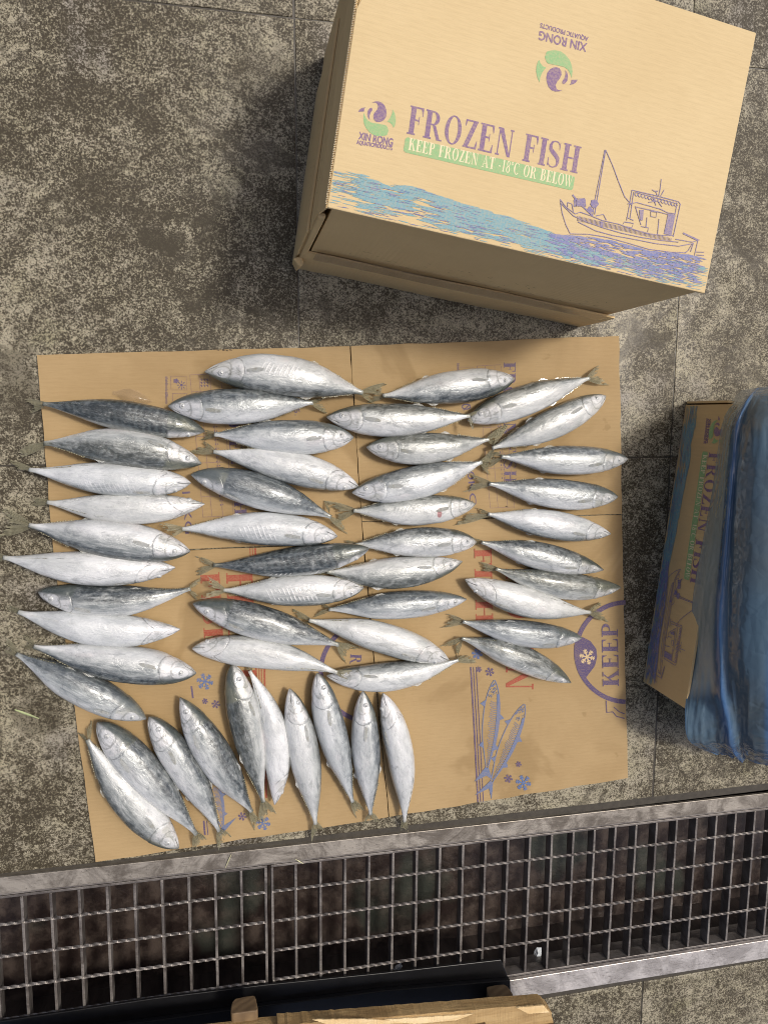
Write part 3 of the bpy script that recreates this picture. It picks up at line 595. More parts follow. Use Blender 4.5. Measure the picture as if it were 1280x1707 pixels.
i_.poly(arc(303, 642, 2.2, 2.2, 0, 330)); i_.poly(rect(290, 632, 295, 638)); i_.poly([(294, 630), (299, 635), (294, 640)])
for r, c in [(a, b) for a in range(3) for b in range(3)]: i_.stroke([(334 + c * 5, 632 + r * 5), (337 + c * 5, 632 + r * 5), (337 + c * 5, 635 + r * 5)], 1.3)
i_.stroke(arc(777, 678, 7, 4, 0, 350), 2); i_.stroke([(772, 684), (783, 674)], 2)
for k in range(30):
    y = 628 + k * 1.55; i_.stroke([(275.5 + R_.random(), y), (279 + R_.random() * 1.5, y + 0.3)], 0.75)
    y = 606 + k * 1.6; i_.stroke([(761.5, y), (764.5 + R_.random(), y + 0.3)], 0.75)
for k in range(26):
    y = 660 + k * 7.2; i_.stroke([(353 + k * .6, y), (353 + k * .6, y + 3)], 1.2); i_.stroke([(357 + k * .6, y), (357 + k * .6, y + 2)], 1.2)
    i_.stroke([(825 + k * .5, y - 30), (825 + k * .5, y - 27)], 1.1); i_.stroke([(829 + k * .5, y - 30), (829 + k * .5, y - 28)], 1.1)
prt('printed_symbols', M['violet'], conv(i_))
i_ = pxink()
for x, y, w in ((362, 583, 2), (371, 583, 3), (377, 584, 2), (383, 583, 2), (842, 844, 2)): i_.stroke([(x, y), (x + 4, y + 1)], w, w * .5)
prt('scuff_mark', M['mark'], conv(i_))

# ------------------------------------------------------------------ closed carton of frozen fish
BH = 0.3077
bA, bB = Vector((0.103, 0.205)), Vector((0.534, 0.135)); BL, BW = 0.436, 0.273
ang = math.atan2(bB.y - bA.y, bB.x - bA.x)
def to_local(x, y):              # photo pixel on the lid -> lid coordinates (metres from the near left corner)
    v = at(x, y, BH); d = Vector((v.x - bA.x, v.y - bA.y)); return (d.x * math.cos(ang) + d.y * math.sin(ang), -d.x * math.sin(ang) + d.y * math.cos(ang))
def lid_print(parent, place):
    """every shape is drawn in lid coordinates; place(obj) puts the flat print on its face"""
    P = lambda pts: [to_local(*p) for p in pts]
    z5 = lambda pts: P([(860 + x / 8, 20 + y / 8) for x, y in pts])
    pu2, pu3 = Ink(2e-5), Ink(2e-5); wk = Ink(3.2e-4); pu, gr, se, ind, cr = Ink(2e-5), Ink(3e-5), Ink(1e-5), Ink(3.8e-4), Ink(6e-5)
    serif(pu, 'FROZEN FISH', to_local(677.5, 222.5), to_local(962, 289.5), 0.0275)
    bar = [to_local(x, y) for x, y in ((675, 228), (958, 294), (955, 319), (672, 252.5))]
    r = 0.003; x0, x1 = bar[0][0] + .0005, bar[1][0]; y1 = (bar[0][1] + bar[1][1]) / 2; y0 = (bar[2][1] + bar[3][1]) / 2
    sl = (bar[1][1] - bar[0][1]) / (x1 - x0)
    rr = arc(x1 - r, y1 - r, r, r, 0, 90, 5) + arc(x0 + r, y1 - r, r, r, 90, 180, 5) + arc(x0 + r, y0 + r, r, r, 180, 270, 5) + arc(x1 - r, y0 + r, r, r, 270, 360, 5)
    gr.poly([(x, y + sl * (x - (x0 + x1) / 2)) for x, y in rr])
    a, b = to_local(680, 249.5), to_local(952, 312.5); serif(cr, 'KEEP FROZEN AT -18oC OR BELOW', a, b, 0.0118, gap=0.05)
    sans(pu2, 'XIN RONG', to_local(597.5, 232), to_local(654, 243.5), 0.0070, bold=0.0003)
    sans(pu2, 'AQUATICPRODUCTS', to_local(594.5, 240), to_local(653.5, 250.5), 0.0037, bold=0.0002)
    sans(pu3, 'XIN RONG', to_local(978, 72.5), to_local(899, 51.5), 0.0085, bold=0.00035)
    sans(pu3, 'AQUATIC PRODUCTS', to_local(980, 62), to_local(900.6, 38.5), 0.0043, bold=0.00022)
    logo_g = [[(405, 530), (460, 515), (530, 512), (600, 530), (660, 575), (710, 640), (740, 710), (748, 790), (740, 885), (722, 830), (690, 770), (640, 735), (560, 715), (480, 700), (420, 685), (395, 650), (382, 600)],
              [(305, 640), (325, 690), (355, 725), (398, 742), (350, 800), (320, 870), (312, 940), (280, 870), (265, 790), (270, 720), (285, 670)]]
    logo_p = [[(540, 738), (575, 750), (600, 790), (603, 840), (580, 890), (545, 930), (525, 975), (535, 1020), (560, 1042), (615, 1043), (570, 1060), (520, 1062), (470, 1045), (430, 1000), (405, 930), (400, 870), (415, 810), (450, 765), (490, 742)],
              [(655, 775), (680, 815), (690, 860), (680, 915), (655, 950), (630, 965), (612, 950), (615, 920), (640, 885), (655, 840)],
              [(735, 905), (820, 903), (800, 935), (765, 962), (708, 972), (730, 945)]]
    pl, gl_ = Ink(2.6e-5), Ink(3.6e-5); pl2, gl2 = Ink(2.6e-5), Ink(3.6e-5); c = z5([(515, 790)])[0]; c2 = to_local(632, 198)
    for polys, ink, ink2 in ((logo_g, gl_, gl2), (logo_p, pl, pl2)):
        for q in polys:
            l = z5(q); ink.poly(l); ink2.poly([(c2[0] - (x - c[0]) * 0.82, c2[1] - (y - c[1]) * 0.82) for x, y in l])
    # sea: long lens-shaped brush strokes
    rs = random.Random(3)
    topl = P([(546, 290), (556, 280), (600, 285), (640, 302), (660, 308), (690, 306), (745, 327), (840, 355), (930, 388), (960, 405), (1060, 425), (1178, 437)])
    def top(u):
        for i in range(len(topl) - 1):
            if topl[i][0] <= u <= topl[i + 1][0]: t = (u - topl[i][0]) / (topl[i + 1][0] - topl[i][0]); return topl[i][1] * (1 - t) + topl[i + 1][1] * t
        return topl[-1][1]
    def lens(ink, u, v, l, w):
        a = rs.uniform(-.05, .05); ink.poly([(max(0.0015, min(BL - .0015, u + dx * l)), v + dx * l * a + dy * w) for dx, dy in ((-.5, 0), (-.2, .42), (.1, .5), (.35, .3), (.5, 0), (.2, -.45), (-.15, -.5))])
    for k in range(1700):
        u = rs.uniform(0.002, BL - 0.004); tp = top(u); d = rs.random() ** 1.25; v = tp - 0.003 - d * (tp - 0.004)
        if v > tp - 0.0015: continue
        gapx = abs(u - 0.093 - (1 - d) * .0) < 0.010 and 0.2 < d
        dens = 1.0 if (u < .30 and .02 < d < .62) else (0.62 if d < 0.85 else 0.22)
        if u < 0.03: dens *= 0.5
        if u > .30: dens *= 0.55
        if gapx: dens *= 0.1
        if rs.random() > dens: continue
        lens(se, u, v, rs.uniform(.010, .034) * (1.2 if dens > .9 else 0.8), rs.uniform(.0007, .0024) if dens > .55 else rs.uniform(.0005, .0011))
    for k in range(300):
        u = rs.uniform(0.004, BL - 0.01); tp = top(u); v = tp - 0.003 - rs.random() * (tp - 0.005)
        if v > 0.002: lens(wk, u, v, rs.uniform(.006, .018), rs.uniform(.0003, .0007))
    hull = P([(880 + x / 4, 220 + y / 4) for x, y in ((280, 690), (520, 712), (800, 790), (1050, 815), (1130, 830))])
    for k in range(430):
        u = rs.uniform(hull[0][0] - 0.02, hull[-1][0] + 0.005); d = rs.random() ** 1.8
        i = max(0, min(3, sum(u > p[0] for p in hull) - 1)); t = (u - hull[i][0]) / (hull[i + 1][0] - hull[i][0]); v = hull[i][1] * (1 - t) + hull[i + 1][1] * t - 0.0008 - d * 0.028
        if v < 0.006: continue
        lens(wk, u, v, rs.uniform(.006, .020), rs.uniform(.0006, .0019))
    # boat
    z4_ = lambda pts: P([(880 + x / 4, 220 + y / 4) for x, y in pts])
    lw = 0.00085
    LN = [[(212, 450), (225, 540), (250, 620), (280, 680)], [(212, 450), (250, 500), (310, 545)], [(310, 548), (345, 535), (420, 560), (490, 590), (600, 615), (700, 650), (800, 680), (900, 690), (970, 690)],
          [(212, 470), (300, 560), (400, 605), (500, 640), (620, 675), (760, 705), (900, 725), (1000, 735)], [(330, 600), (450, 660), (560, 690), (700, 715), (850, 745), (1000, 762), (1090, 745)],
          [(280, 680), (400, 682), (520, 702), (650, 737), (800, 782), (950, 802), (1050, 806)], [(1095, 740), (1065, 790), (1045, 806)], [(980, 715), (1090, 735), (1140, 720)], [(1130, 720), (1105, 830)], [(1100, 740), (1080, 800)],
          [(510, 120), (445, 450), (430, 550)], [(516, 120), (462, 430), (442, 550)], [(515, 120), (560, 220), (600, 330), (640, 430), (690, 490)],
          [(690, 388), (675, 480), (655, 590)], [(702, 400), (690, 480), (678, 575)], [(690, 388), (850, 425), (1000, 465), (1012, 482), (965, 700)], [(710, 402), (850, 440), (990, 480), (950, 690)],
          [(885, 315), (878, 380), (868, 430)], [(822, 385), (850, 400), (860, 430)], [(905, 385), (880, 430)], [(835, 395), (865, 395)], [(720, 470), (880, 515), (930, 540), (980, 545)], [(715, 500), (850, 530), (980, 562)],
          [(712, 495), (750, 620)], [(870, 580), (860, 685)], [(790, 570), (783, 640)], [(815, 530), (857, 536), (850, 570), (816, 564), (815, 530)], [(640, 600), (700, 610), (690, 640), (625, 625), (640, 600)], [(750, 630), (800, 640), (795, 665)],
          [(260, 470), (290, 480), (300, 530)], [(260, 470), (262, 500)], [(660, 480), (730, 470)], [(655, 570), (700, 590)], [(450, 560), (500, 550), (520, 590)], [(1110, 800), (1170, 803)], [(1120, 820), (1170, 824)], [(800, 470), (860, 460), (890, 500)], [(830, 440), (850, 490)]]
    for l in LN: ind.stroke(z4_(l), lw)
    ind.stroke(z4_([(1030, 675), (1130, 722)]), lw * 2.2); ind.stroke(z4_([(294, 420), (345, 480), (430, 560)]), lw * 2)
    for k in range(13): ind.stroke(z4_(arc(720 + k * 22, 415 + k * 5.9, 10, 14, 0, 330, 8)), lw * 0.9)
    for q in ([(738, 520), (768, 520), (762, 590), (745, 590)], [(930, 545), (975, 552), (950, 690), (902, 680)], [(478, 595), (500, 600), (495, 640), (478, 632)]): ind.poly(z4_(q))
    for cx, cy, rr_ in ((440, 478, 32), (350, 465, 26), (410, 520, 22)):
        ind.poly(z4_([(cx + rr_ * rs.uniform(.7, 1.1) * math.cos(t * .5), cy + rr_ * rs.uniform(.7, 1.1) * math.sin(t * .5)) for t in range(12)]))
    for k in range(75):
        x = 330 + k * 8.4; y = 560 + k * 2.0; ind.stroke(z4_([(x, y), (x - 3, y + 34 - k * .1)]), 0.0005)
    for k in range(40):
        x = rs.uniform(300, 380); ind.stroke(z4_([(x, 440 + rs.random() * 20), (x + rs.uniform(-12, 12), 490 + rs.random() * 10)]), 0.0006)
    for ink, nm, mt in ((se, 'printed_sea', 'sea'), (wk, 'printed_wake', 'indigo'), (pu2, 'purple_lettering', 'purple'), (pu3, 'purple_lettering', 'purple'), (pl, 'purple_emblem', 'purple'), (pl2, 'purple_emblem', 'purple'), (gl_, 'green_emblem', 'green'), (gl2, 'green_emblem', 'green'), (gr, 'green_print', 'green'), (pu, 'purple_lettering', 'purple'), (ind, 'printed_boat', 'indigo'), (cr, 'cream_lettering', 'cream')):
        o = mesh(nm, ink.v, ink.f, M[mt if nm != 'printed_boat' else 'boat'], parent); place(o)
M['boat'] = mat_ink('boat_violet_ink', (0.13, 0.12, 0.33), 0.85)
box1 = thing('carton', 'closed pale cardboard carton printed with a fishing boat, top right on the paving', 'carton', (bA.x, bA.y, 0), ang, 'cartons of frozen fish')
def sheet(nx, ny, fn, th=0.004):
    vs = [fn(i / nx, j / ny) for j in range(ny + 1) for i in range(nx + 1)]; fs = [(j * (nx + 1) + i, j * (nx + 1) + i + 1, (j + 1) * (nx + 1) + i + 1, (j + 1) * (nx + 1) + i) for j in range(ny) for i in range(nx)]
    return vs, fs
# lid: slightly bowed; notch near the left rear where the flap folds
lid = B(); t = 0.0045
ntch = [(0, 0), (BL, 0), (BL, BW + 0.01), (0.010, BW + 0.01), (0.010, 0.205), (0.0035, 0.200), (0, 0.190)]
lid.prism(ntch, BH - t, BH); lid_o = lid.out('lid', M['lid'], box1, bevel=0.0012)
B().box((BL / 2, 0.0035, 0.066 + (BH - 0.066) / 2 - 0.0024), (BL - 0.012, 0.004, BH - 0.0048 - 0.066)).out('front_panel', M['carton'], box1, bevel=0.0008)
vs, fs = sheet(60, 5, lambda a, b: (a * (BL + 0.002) - 0.001, -0.0030 + 0.0006 * math.sin(a * 9 + b * 2) + (0.0010 if b > .95 else 0) + 0.0006 * noise.noise((a * 30, b * 4, 0)), 0.0 + b * (0.104 + 0.002 * math.sin(a * 14))))
fl = mesh('lower_flap', vs, fs, M['carton'], box1); md = fl.modifiers.new('solid', 'SOLIDIFY'); md.thickness = 0.0022; md.offset = -1
vs, fs = sheet(50, 4, lambda a, b: (0.012 + a * (BL - 0.02), -0.0040 + 0.0006 * math.sin(a * 9) + 0.0006 * noise.noise((a * 60, b * 9, 2)), 0.078 + b * 0.045))
tp = mesh('tape_strip', vs, fs, M['tape'], box1, True)
B().box((0.0045, BW / 2 + 0.012, 0.15), (0.004, BW - 0.016, 0.295)).out('side_panel', M['carton'], box1, bevel=0.0008)
# outer side flap with its perforated upper edge standing a little off the lid
sf = B(); sf.box((-0.0045, 0.142, 0.139), (0.0035, 0.281, 0.272)); sf.out('side_flap', M['carton'], box1, bevel=0.0008)
vs, fs = sheet(3, 40, lambda a, b: (-0.001 - 0.0052 * (1 - a), 0.0 + b * (BW + 0.01), BH - 0.030 + 0.0285 * a))
e1 = mesh('folded_edge', vs, fs, M['carton'], box1); md = e1.modifiers.new('solid', 'SOLIDIFY'); md.thickness = 0.002
sf = B(); sf.box((-0.008, 0.117, 0.10), (0.003, 0.233, 0.198)); sf.out('side_flap', M['carton'], box1, bevel=0.0008)
B().box((BL - 0.0045, BW / 2 + 0.012, 0.15), (0.004, BW - 0.016, 0.295)).out('side_panel', M['carton'], box1)
B().box((BL / 2, BW + 0.005, 0.15), (BL - 0.012, 0.004, 0.295)).out('rear_panel', M['carton'], box1)
B().box((BL / 2 + .001, BW / 2 + 0.004, 0.150), (BL - 0.016, BW - 0.004, 0.296)).out('inner_flap', M['carton'], box1)
B().box((-0.001, 0.0005, 0.14), (0.008, 0.006, 0.27)).out('corner_fold', M['carton'], box1, bevel=0.002)
st = B()
for k in range(118):
    y = 0.003 + k * 0.0023
    if y > BW + 0.006: break
    st.add([(-0.0022, y, BH - 0.0012), (0.0006, y + 0.0008, BH + 0.0005), (-0.0022, y + 0.0015, BH - 0.0012), (-0.0006, y + 0.0007, BH - 0.003)], [(0, 2, 1), (0, 1, 3), (1, 2, 3)])
st.out('perforated_edge', M['stitch'], box1)
cr_ = B(); cr_.box((-0.004, -0.006, 0.055), (0.010, 0.010, 0.03), 0.6, 0.003); cr_.out('crumpled_corner', M['carton'], box1, bevel=0.002)
def place1(o): o.location = (0, 0, BH + 0.0002)
lid_print(lid_o, place1)
sc_ = Ink(0)
for k in range(46):
    y, z = R_.uniform(.01, .13), R_.uniform(.06, .26)
    if R_.random() < .5: sc_.stroke([(y, z), (y + R_.uniform(-.002, .002), z + R_.uniform(.004, .012))], R_.uniform(.0004, .0011), .0002)
o = mesh('scuff_mark', [(-0.01065 if b < 0.2 else -0.0064, 0.02 + a, b) for a, b, c in sc_.v], sc_.f, M['mark'], box1)
sc_ = Ink(0)
for k in range(60):
    x, z = R_.uniform(.05, .4), R_.uniform(.10, .17); sc_.stroke([(x, z), (x + R_.uniform(.002, .008), z - R_.uniform(.001, .003))], R_.uniform(.0003, .0011), .0002)
mesh('scuff_mark', [(a, 0.00125, b) for a, b, c in sc_.v], sc_.f, M['mark'], box1)

# ------------------------------------------------------------------ open carton and its blue liner
g1, g2 = at(1142, 675), at(1071, 1136)
L2 = (g2 - g1).length; a2 = math.atan2(g2.y - g1.y, g2.x - g1.x); H2 = 0.118; W2 = 0.31
box2 = thing('carton', 'open pale cardboard carton in the shade, half covered by its blue plastic liner', 'carton', (g1.x, g1.y, 0), a2, 'cartons of frozen fish')
# local x runs along the printed side, local y points away from the photographer's side
lean = math.radians(-3)
pp = B().box((L2 / 2, 0.002, H2 / 2), (L2, 0.004, H2)).out('printed_panel', M['carton'], box2, bevel=0.0008)
B().box((L2 / 2, W2, H2 / 2), (L2, 0.004, H2)).out('rear_panel', M['carton'], box2)
B().box((0.002, W2 / 2, H2 / 2), (0.004, W2 - 0.006, H2 - 0.001)).out('end_panel', M['carton'], box2)
B().box((L2 - 0.002, W2 / 2, H2 / 2), (0.004, W2 - 0.006, H2 - 0.001)).out('end_panel', M['carton'], box2)
B().box((L2 / 2, W2 / 2, 0.004), (L2 - 0.01, W2 - 0.01, 0.004)).out('base_panel', M['carton'], box2)
B().box((L2 / 2, W2 / 2, 0.040), (L2 - 0.012, W2 - 0.012, 0.004)).out('inner_flap', M['carton'], box2)
for s in (1,):
    b_ = B(); b_.box((-0.004, 0.05, H2 * .45), (0.003, 0.10, H2 * .86)); b_.out('end_flap', M['carton'], box2)
def place2(o):
    k = L2 / BL; vs = []
    for v in o.data.vertices:
        x, y, z = v.co; vs.append((x * k, -0.0006 - z, y * 0.90))
    keep = [p for p in o.data.polygons if all(vs[i][2] < H2 - 0.003 for i in p.vertices)]
    fs = [tuple(p.vertices) for p in keep]; mt = o.data.materials[0]; me = bpy.data.meshes.new(o.name); me.from_pydata(vs, [], fs); me.materials.append(mt); o.data = me
lid_print(pp, place2)
# liner: hangs down outside from its hem, over the rim, and up over the frozen block inside
hem = [(1236, 650, .05), (1217, 671, .095), (1203, 706, .10), (1196, 747, .10), (1185, 825, .10), (1170, 905, .10), (1155, 990, .098), (1149, 1070, .096), (1144, 1150, .112), (1141, 1195, .125), (1147, 1233, .11), (1175, 1252, .07)]
ridge = [(1262, 646, .09), (1246, 664, .15), (1226, 705, .165), (1219, 765, .172), (1214, 835, .176), (1210, 920, .178), (1206, 1000, .178), (1206, 1080, .176), (1211, 1150, .17), (1217, 1195, .155), (1222, 1240, .12), (1232, 1262, .06)]
mid_ = [(1292, 642, .11), (1292, 662, .18), (1290, 705, .22), (1290, 765, .232), (1290, 835, .236), (1288, 920, .238), (1286, 1000, .236), (1284, 1080, .23), (1284, 1150, .222), (1282, 1195, .20), (1282, 1250, .16), (1282, 1276, .08)]
far1 = [(1420, 622, .15), (1450, 645, .21), (1470, 705, .255), (1480, 765, .265), (1480, 835, .27), (1480, 920, .27), (1475, 1000, .268), (1470, 1080, .262), (1470, 1150, .25), (1465, 1215, .23), (1462, 1275, .18), (1450, 1310, .09)]
far2 = [(1560, 640, .05), (1640, 660, .08), (1660, 705, .10), (1670, 765, .10), (1670, 835, .10), (1665, 920, .10), (1660, 1000, .10), (1655, 1080, .10), (1650, 1150, .09), (1645, 1210, .08), (1620, 1290, .05), (1580, 1340, .03)]
bands = [[at(*p) for p in q] for q in (hem, ridge, mid_, far1, far2)]
def cr(p0, p1, p2, p3, t): return 0.5 * ((2 * p1) + (p2 - p0) * t + (2 * p0 - 5 * p1 + 4 * p2 - p3) * t * t + (3 * p1 - p0 - 3 * p2 + p3) * t ** 3)
def spl(q, t):
    n = len(q) - 1; x = min(n - 1e-6, t * n); i = int(x); return cr(q[max(0, i - 1)], q[i], q[i + 1], q[min(n, i + 2)], x - i)
NU, NV = 90, 190; vs = []; lay = []; fold = []; org = at(1260, 950)
for j in range(NV + 1):
    tj = j / NV; row = [spl(q, tj) for q in bands]
    for i in range(NU + 1):
        s = i / NU; s2 = s ** 1.35; p = spl(row, s2); y = p.y * 1
        amp = 0.0045 * (0.5 + 1.6 * abs(tj - .5) ** 1.2 * 2)
        w = noise.noise((s2 * 16, tj * 5, 1.3)) * 1.0 + 0.6 * noise.noise((s2 * 34, tj * 13, 4.1)) + 0.5 * (1 - abs(noise.noise((s2 * 26 + tj * 6, tj * 3.0, 7))) * 3)
        end = max(0, 1 - min(tj, 1 - tj) * 9)
        w += end * 0.9 * (1 - 2.5 * abs(noise.noise((s2 * 20 - tj * 30, tj * 22, 2))))
        w = (abs(w) * min(1, 0.12 + s2 * 4) if s2 < .2 else w * (0.8 if s2 < .3 else 0.28))
        fp = math.exp(-((s2 - 0.235 - 0.02 * math.sin(tj * 7)) / 0.028) ** 2)
        off = w * amp + fp * 0.010
        vs.append(p - org + Vector((-0.55, -0.05, 0.8)).normalized() * off)
        lay.append(min(1.0, (0.66 if s2 < .2 else 0.66 + (s2 - .2) * 9) + 0.35 * fp + (0.5 * min(1, max(0, (tj - .70) * 8))) + (0.35 if s < 0.02 else 0))); fold.append(min(1, fp * .75 + 0.7 * min(1, max(0, (s2 - .475) * 60)) * min(1, max(0, (tj - .6) * 6)) + end * .35 + (0.5 if s < .02 else 0)))
fs = [(j * (NU + 1) + i, j * (NU + 1) + i + 1, (j + 1) * (NU + 1) + i + 1, (j + 1) * (NU + 1) + i) for j in range(NV) for i in range(NU)]
bag = mesh('plastic_liner', vs, fs, M['film'], None, True, loc=org)
for nm, dat in (('layers', lay), ('fold', fold)):
    at_ = bag.data.attributes.new(nm, 'FLOAT', 'POINT'); at_.data.foreach_set('value', dat)
tag(bag, 'crumpled translucent blue plastic liner draped over the open carton at the right', 'plastic bag')

# ------------------------------------------------------------------ mackerel
TOP = 0.0048
fish_n = 0
def fish(S, Mp, P, W, side, roll, tips, label, dark=0.3, frost=0.4, ribs=0.0, sz=0.0, tz=None, pz=0.0, wound=0.0):
    """S snout, Mp mid body, P tail stalk and fin tips where they lie; side: where the back points; roll: degrees the back (+) or belly (-) is turned up"""
    global fish_n; fish_n += 1; rn = random.Random(fish_n * 13); sd = fish_n * 3.7
    wm = W * 0.000855 * 0.5 * 1.07; hz = wm * 0.86; zc = TOP + hz * 0.97
    s, mm, p = at(*S, zc + sz), at(*Mp, zc), at(*P, zc + pz)
    base = Vector((mm.x, mm.y, TOP)); dirv = Vector((p.x - s.x, p.y - s.y)); rz = math.atan2(dirv.y, dirv.x)
    root = thing('mackerel', label, 'fish', base, rz, 'mackerel laid out on the cardboard')
    ca, sa = math.cos(-rz), math.sin(-rz)
    loc = lambda v: Vector(((v.x - base.x) * ca - (v.y - base.y) * sa, (v.x - base.x) * sa + (v.y - base.y) * ca, v.z - base.z))
    s, mm, p = loc(s), loc(mm), loc(p)
    L = p.x - s.x; tm = max(.3, min(.7, (mm.x - s.x) / L))
    # quadratic through s, mm, p
    ctl = (mm - s * (1 - tm) ** 2 - p * tm ** 2) / (2 * tm * (1 - tm))
    cen = lambda u: s * (1 - u) ** 2 + ctl * (2 * u * (1 - u)) + p * u * u
    dcen = lambda u: ((ctl - s) * (2 * (1 - u)) + (p - ctl) * (2 * u)).normalized()
    # which local y side does the back point to
    dv = {'up': (0, 1), 'down': (0, -1), 'left': (-1, 0), 'right': (1, 0)}[side]
    sg = 1 if (dv[0] * sa + dv[1] * ca) > 0 else -1
    ph = math.radians(roll); td = ph if sg > 0 else math.pi - ph
    NR, NS = 84, 34; vs = []; U = []; V = []; shape = rn.uniform(-1, 1)
    def surf(u, t, lift=0.0):
        r = prof(u ** (1 + 0.10 * shape)); d = abs((t - td + math.pi) % (2 * math.pi) - math.pi) / math.pi
        a = wm * r; b = hz * (r ** 0.92)
        if u < .25: b *= 1 - 0.12 * (1 - u / .25)
        if u > .75: b *= 1 - 0.35 * (u - .75) / .25
        k = 1 + 0.05 * math.cos(math.pi * (1 - d)) * (1 if .2 < u < .75 else .4)     # belly a little fuller
        ug = .236 - .42 * (d - .52) ** 2
        if .18 < d: k *= 1 - 0.035 * math.exp(-((u - ug - .004) / .006) ** 2) + 0.018 * math.exp(-((u - ug + .02) / .02) ** 2)
        if u < .08: k *= 1 - 0.10 * math.exp(-((d - .66 - .9 * u) / .035) ** 2)
        k *= 1 + 0.040 * noise.noise((u * 5 + sd, math.cos(t) * 1.2, math.sin(t) * 1.2 + sd)) + 0.012 * noise.noise((u * 17 + sd, math.cos(t) * 3, math.sin(t) * 3))
        c = cen(u); tv = dcen(u); nv = Vector((-tv.y, tv.x, 0)).normalized()
        ct, st_ = math.cos(t), math.sin(t); e = 0.92
        q = c + nv * (a * k * math.copysign(abs(ct) ** e, ct)) + Vector((0, 0, 1)) * (b * k * math.copysign(abs(st_) ** e, st_))
        if lift:
            nn = (nv * ct * b + Vector((0, 0, 1)) * st_ * a).normalized(); q += nn * lift
        q.z = max(q.z, 0.0006) if sz == 0 and pz == 0 else q.z
        return q, d
    for i in range(NR + 1):
        u = (i / NR) ** 1.12
        for k in range(NS):
            q, d = surf(u, 2 * math.pi * k / NS); vs.append(q); U.append(u); V.append(d)
    fs = [(i * NS + k, i * NS + (k + 1) % NS, (i + 1) * NS + (k + 1) % NS, (i + 1) * NS + k) for i in range(NR) for k in range(NS)]
    c0 = len(vs); vs.append(cen(0) - dcen(0) * 0.0006); U.append(0); V.append(.4); fs += [(c0, (k + 1) % NS, k) for k in range(NS)]
    fs.append(tuple(NR * NS + k for k in range(NS)))
    body = mesh('body', vs, fs, M['fish'], root, True)
    for nm, dat in (('u', U), ('v', V)):
        a_ = body.data.attributes.new(nm, 'FLOAT', 'POINT'); a_.data.foreach_set('value', dat)
    body['dark'] = float(dark); body['frost'] = float(frost); body['ribs'] = float(ribs); body['wound'] = float(wound)
    def ang_of(dd, sgn): return td + sgn * dd * math.pi
    # eyes and pectoral fins on the faces that show
    for sgn in (-1, 1):
        te = ang_of(.44, sgn)
        if math.sin(te) > 0.28:
            q, _ = surf(.098, te, -0.0012); n_, _ = surf(.098, te, 0.004); nd = (n_ - q).normalized()
            ev = []; ef = []
            for a in range(5):
                for b in range(14):
                    th = math.pi / 2 * a / 4; r = 0.0043 * math.sin(th) if a else 0.0
                    ev.append((r * math.cos(b * math.pi / 7), r * math.sin(b * math.pi / 7), 0.0026 * math.cos(th)))
            for a in range(4):
                for b in range(14): ef.append((a * 14 + b, a * 14 + (b + 1) % 14, (a + 1) * 14 + (b + 1) % 14, (a + 1) * 14 + b)[::-1])
            eo = mesh('eye', ev, ef, M['eye'], body, True); eo.location = q; eo.rotation_euler = nd.to_track_quat('Z', 'Y').to_euler()
        tp_ = ang_of(.50, sgn)
        if math.sin(tp_) > 0.4:
            pv = []; ra = []
            for i in range(9):
                f = i / 8
                for k in range(5):
                    g = k / 4 - .5; wdt = 0.075 * (0.55 + .6 * f) * (1 - f ** 3 * .8); q, _ = surf(.25 + .105 * f, tp_ + sgn * (g * wdt * 2.4 * math.pi / 2 + f * .10), 0.0007 + 0.0010 * f)
                    pv.append(q); ra.append(g * .9 + .02 * f)
            pf = [(i * 5 + k, i * 5 + k + 1, (i + 1) * 5 + k + 1, (i + 1) * 5 + k) for i in range(8) for k in range(4)]
            po = mesh('pectoral_fin', pv, pf, M['pfin'], root, True); a_ = po.data.attributes.new('ray', 'FLOAT', 'POINT'); a_.data.foreach_set('value', ra)
    # small back and belly fins with the row of finlets
    def edge_fin(name, d0, u0, u1, hgt, jag):
        t_ = td + (0 if d0 == 0 else math.pi); pv = []; ra = []; n_ = 12
        for i in range(n_ + 1):
            f = i / n_; u = u0 + (u1 - u0) * f; q, _ = surf(u, t_); o, _ = surf(u + .012, t_, hgt * (math.sin(math.pi * min(1, f * 1.25 + .12)) if not jag else (1 - (f * 5 % 1)) * .8) * rn.uniform(.75, 1.1))
            if o.z < 0.001: o.z = 0.001
            pv += [q, o]; ra += [f, f + .05]
        o = mesh(name, pv, [(2 * i, 2 * i + 1, 2 * i + 3, 2 * i + 2) for i in range(n_)], M['pfin'] if not jag else M['fin'], root)
        a_ = o.data.attributes.new('ray', 'FLOAT', 'POINT'); a_.data.foreach_set('value', ra)
    edge_fin('dorsal_fin', 0, .60, .70, 0.0032, False); edge_fin('anal_fin', 1, .63, .71, 0.003, False)
    edge_fin('finlets', 0, .74, .93, 0.0026, True); edge_fin('finlets', 1, .74, .93, 0.0026, True)
    # forked tail
    zt = 0.002 if tz is None else tz
    pv = []; pf = []; ra = []
    e = p + dcen(1) * 0.0; nv = Vector((-dcen(1).y, dcen(1).x, 0)); tvec = dcen(1)
    if tips is None:
        sp = rn.uniform(.35, .6); l = rn.uniform(.030, .036)
        tl = [e + tvec * l * math.cos(sp) + nv * l * math.sin(sp), e + tvec * l * math.cos(sp) - nv * l * math.sin(sp)]
    else: tl = [loc(at(*q, TOP + zt)) for q in tips]
    tl.sort(key=lambda q: -(q - e).dot(nv))
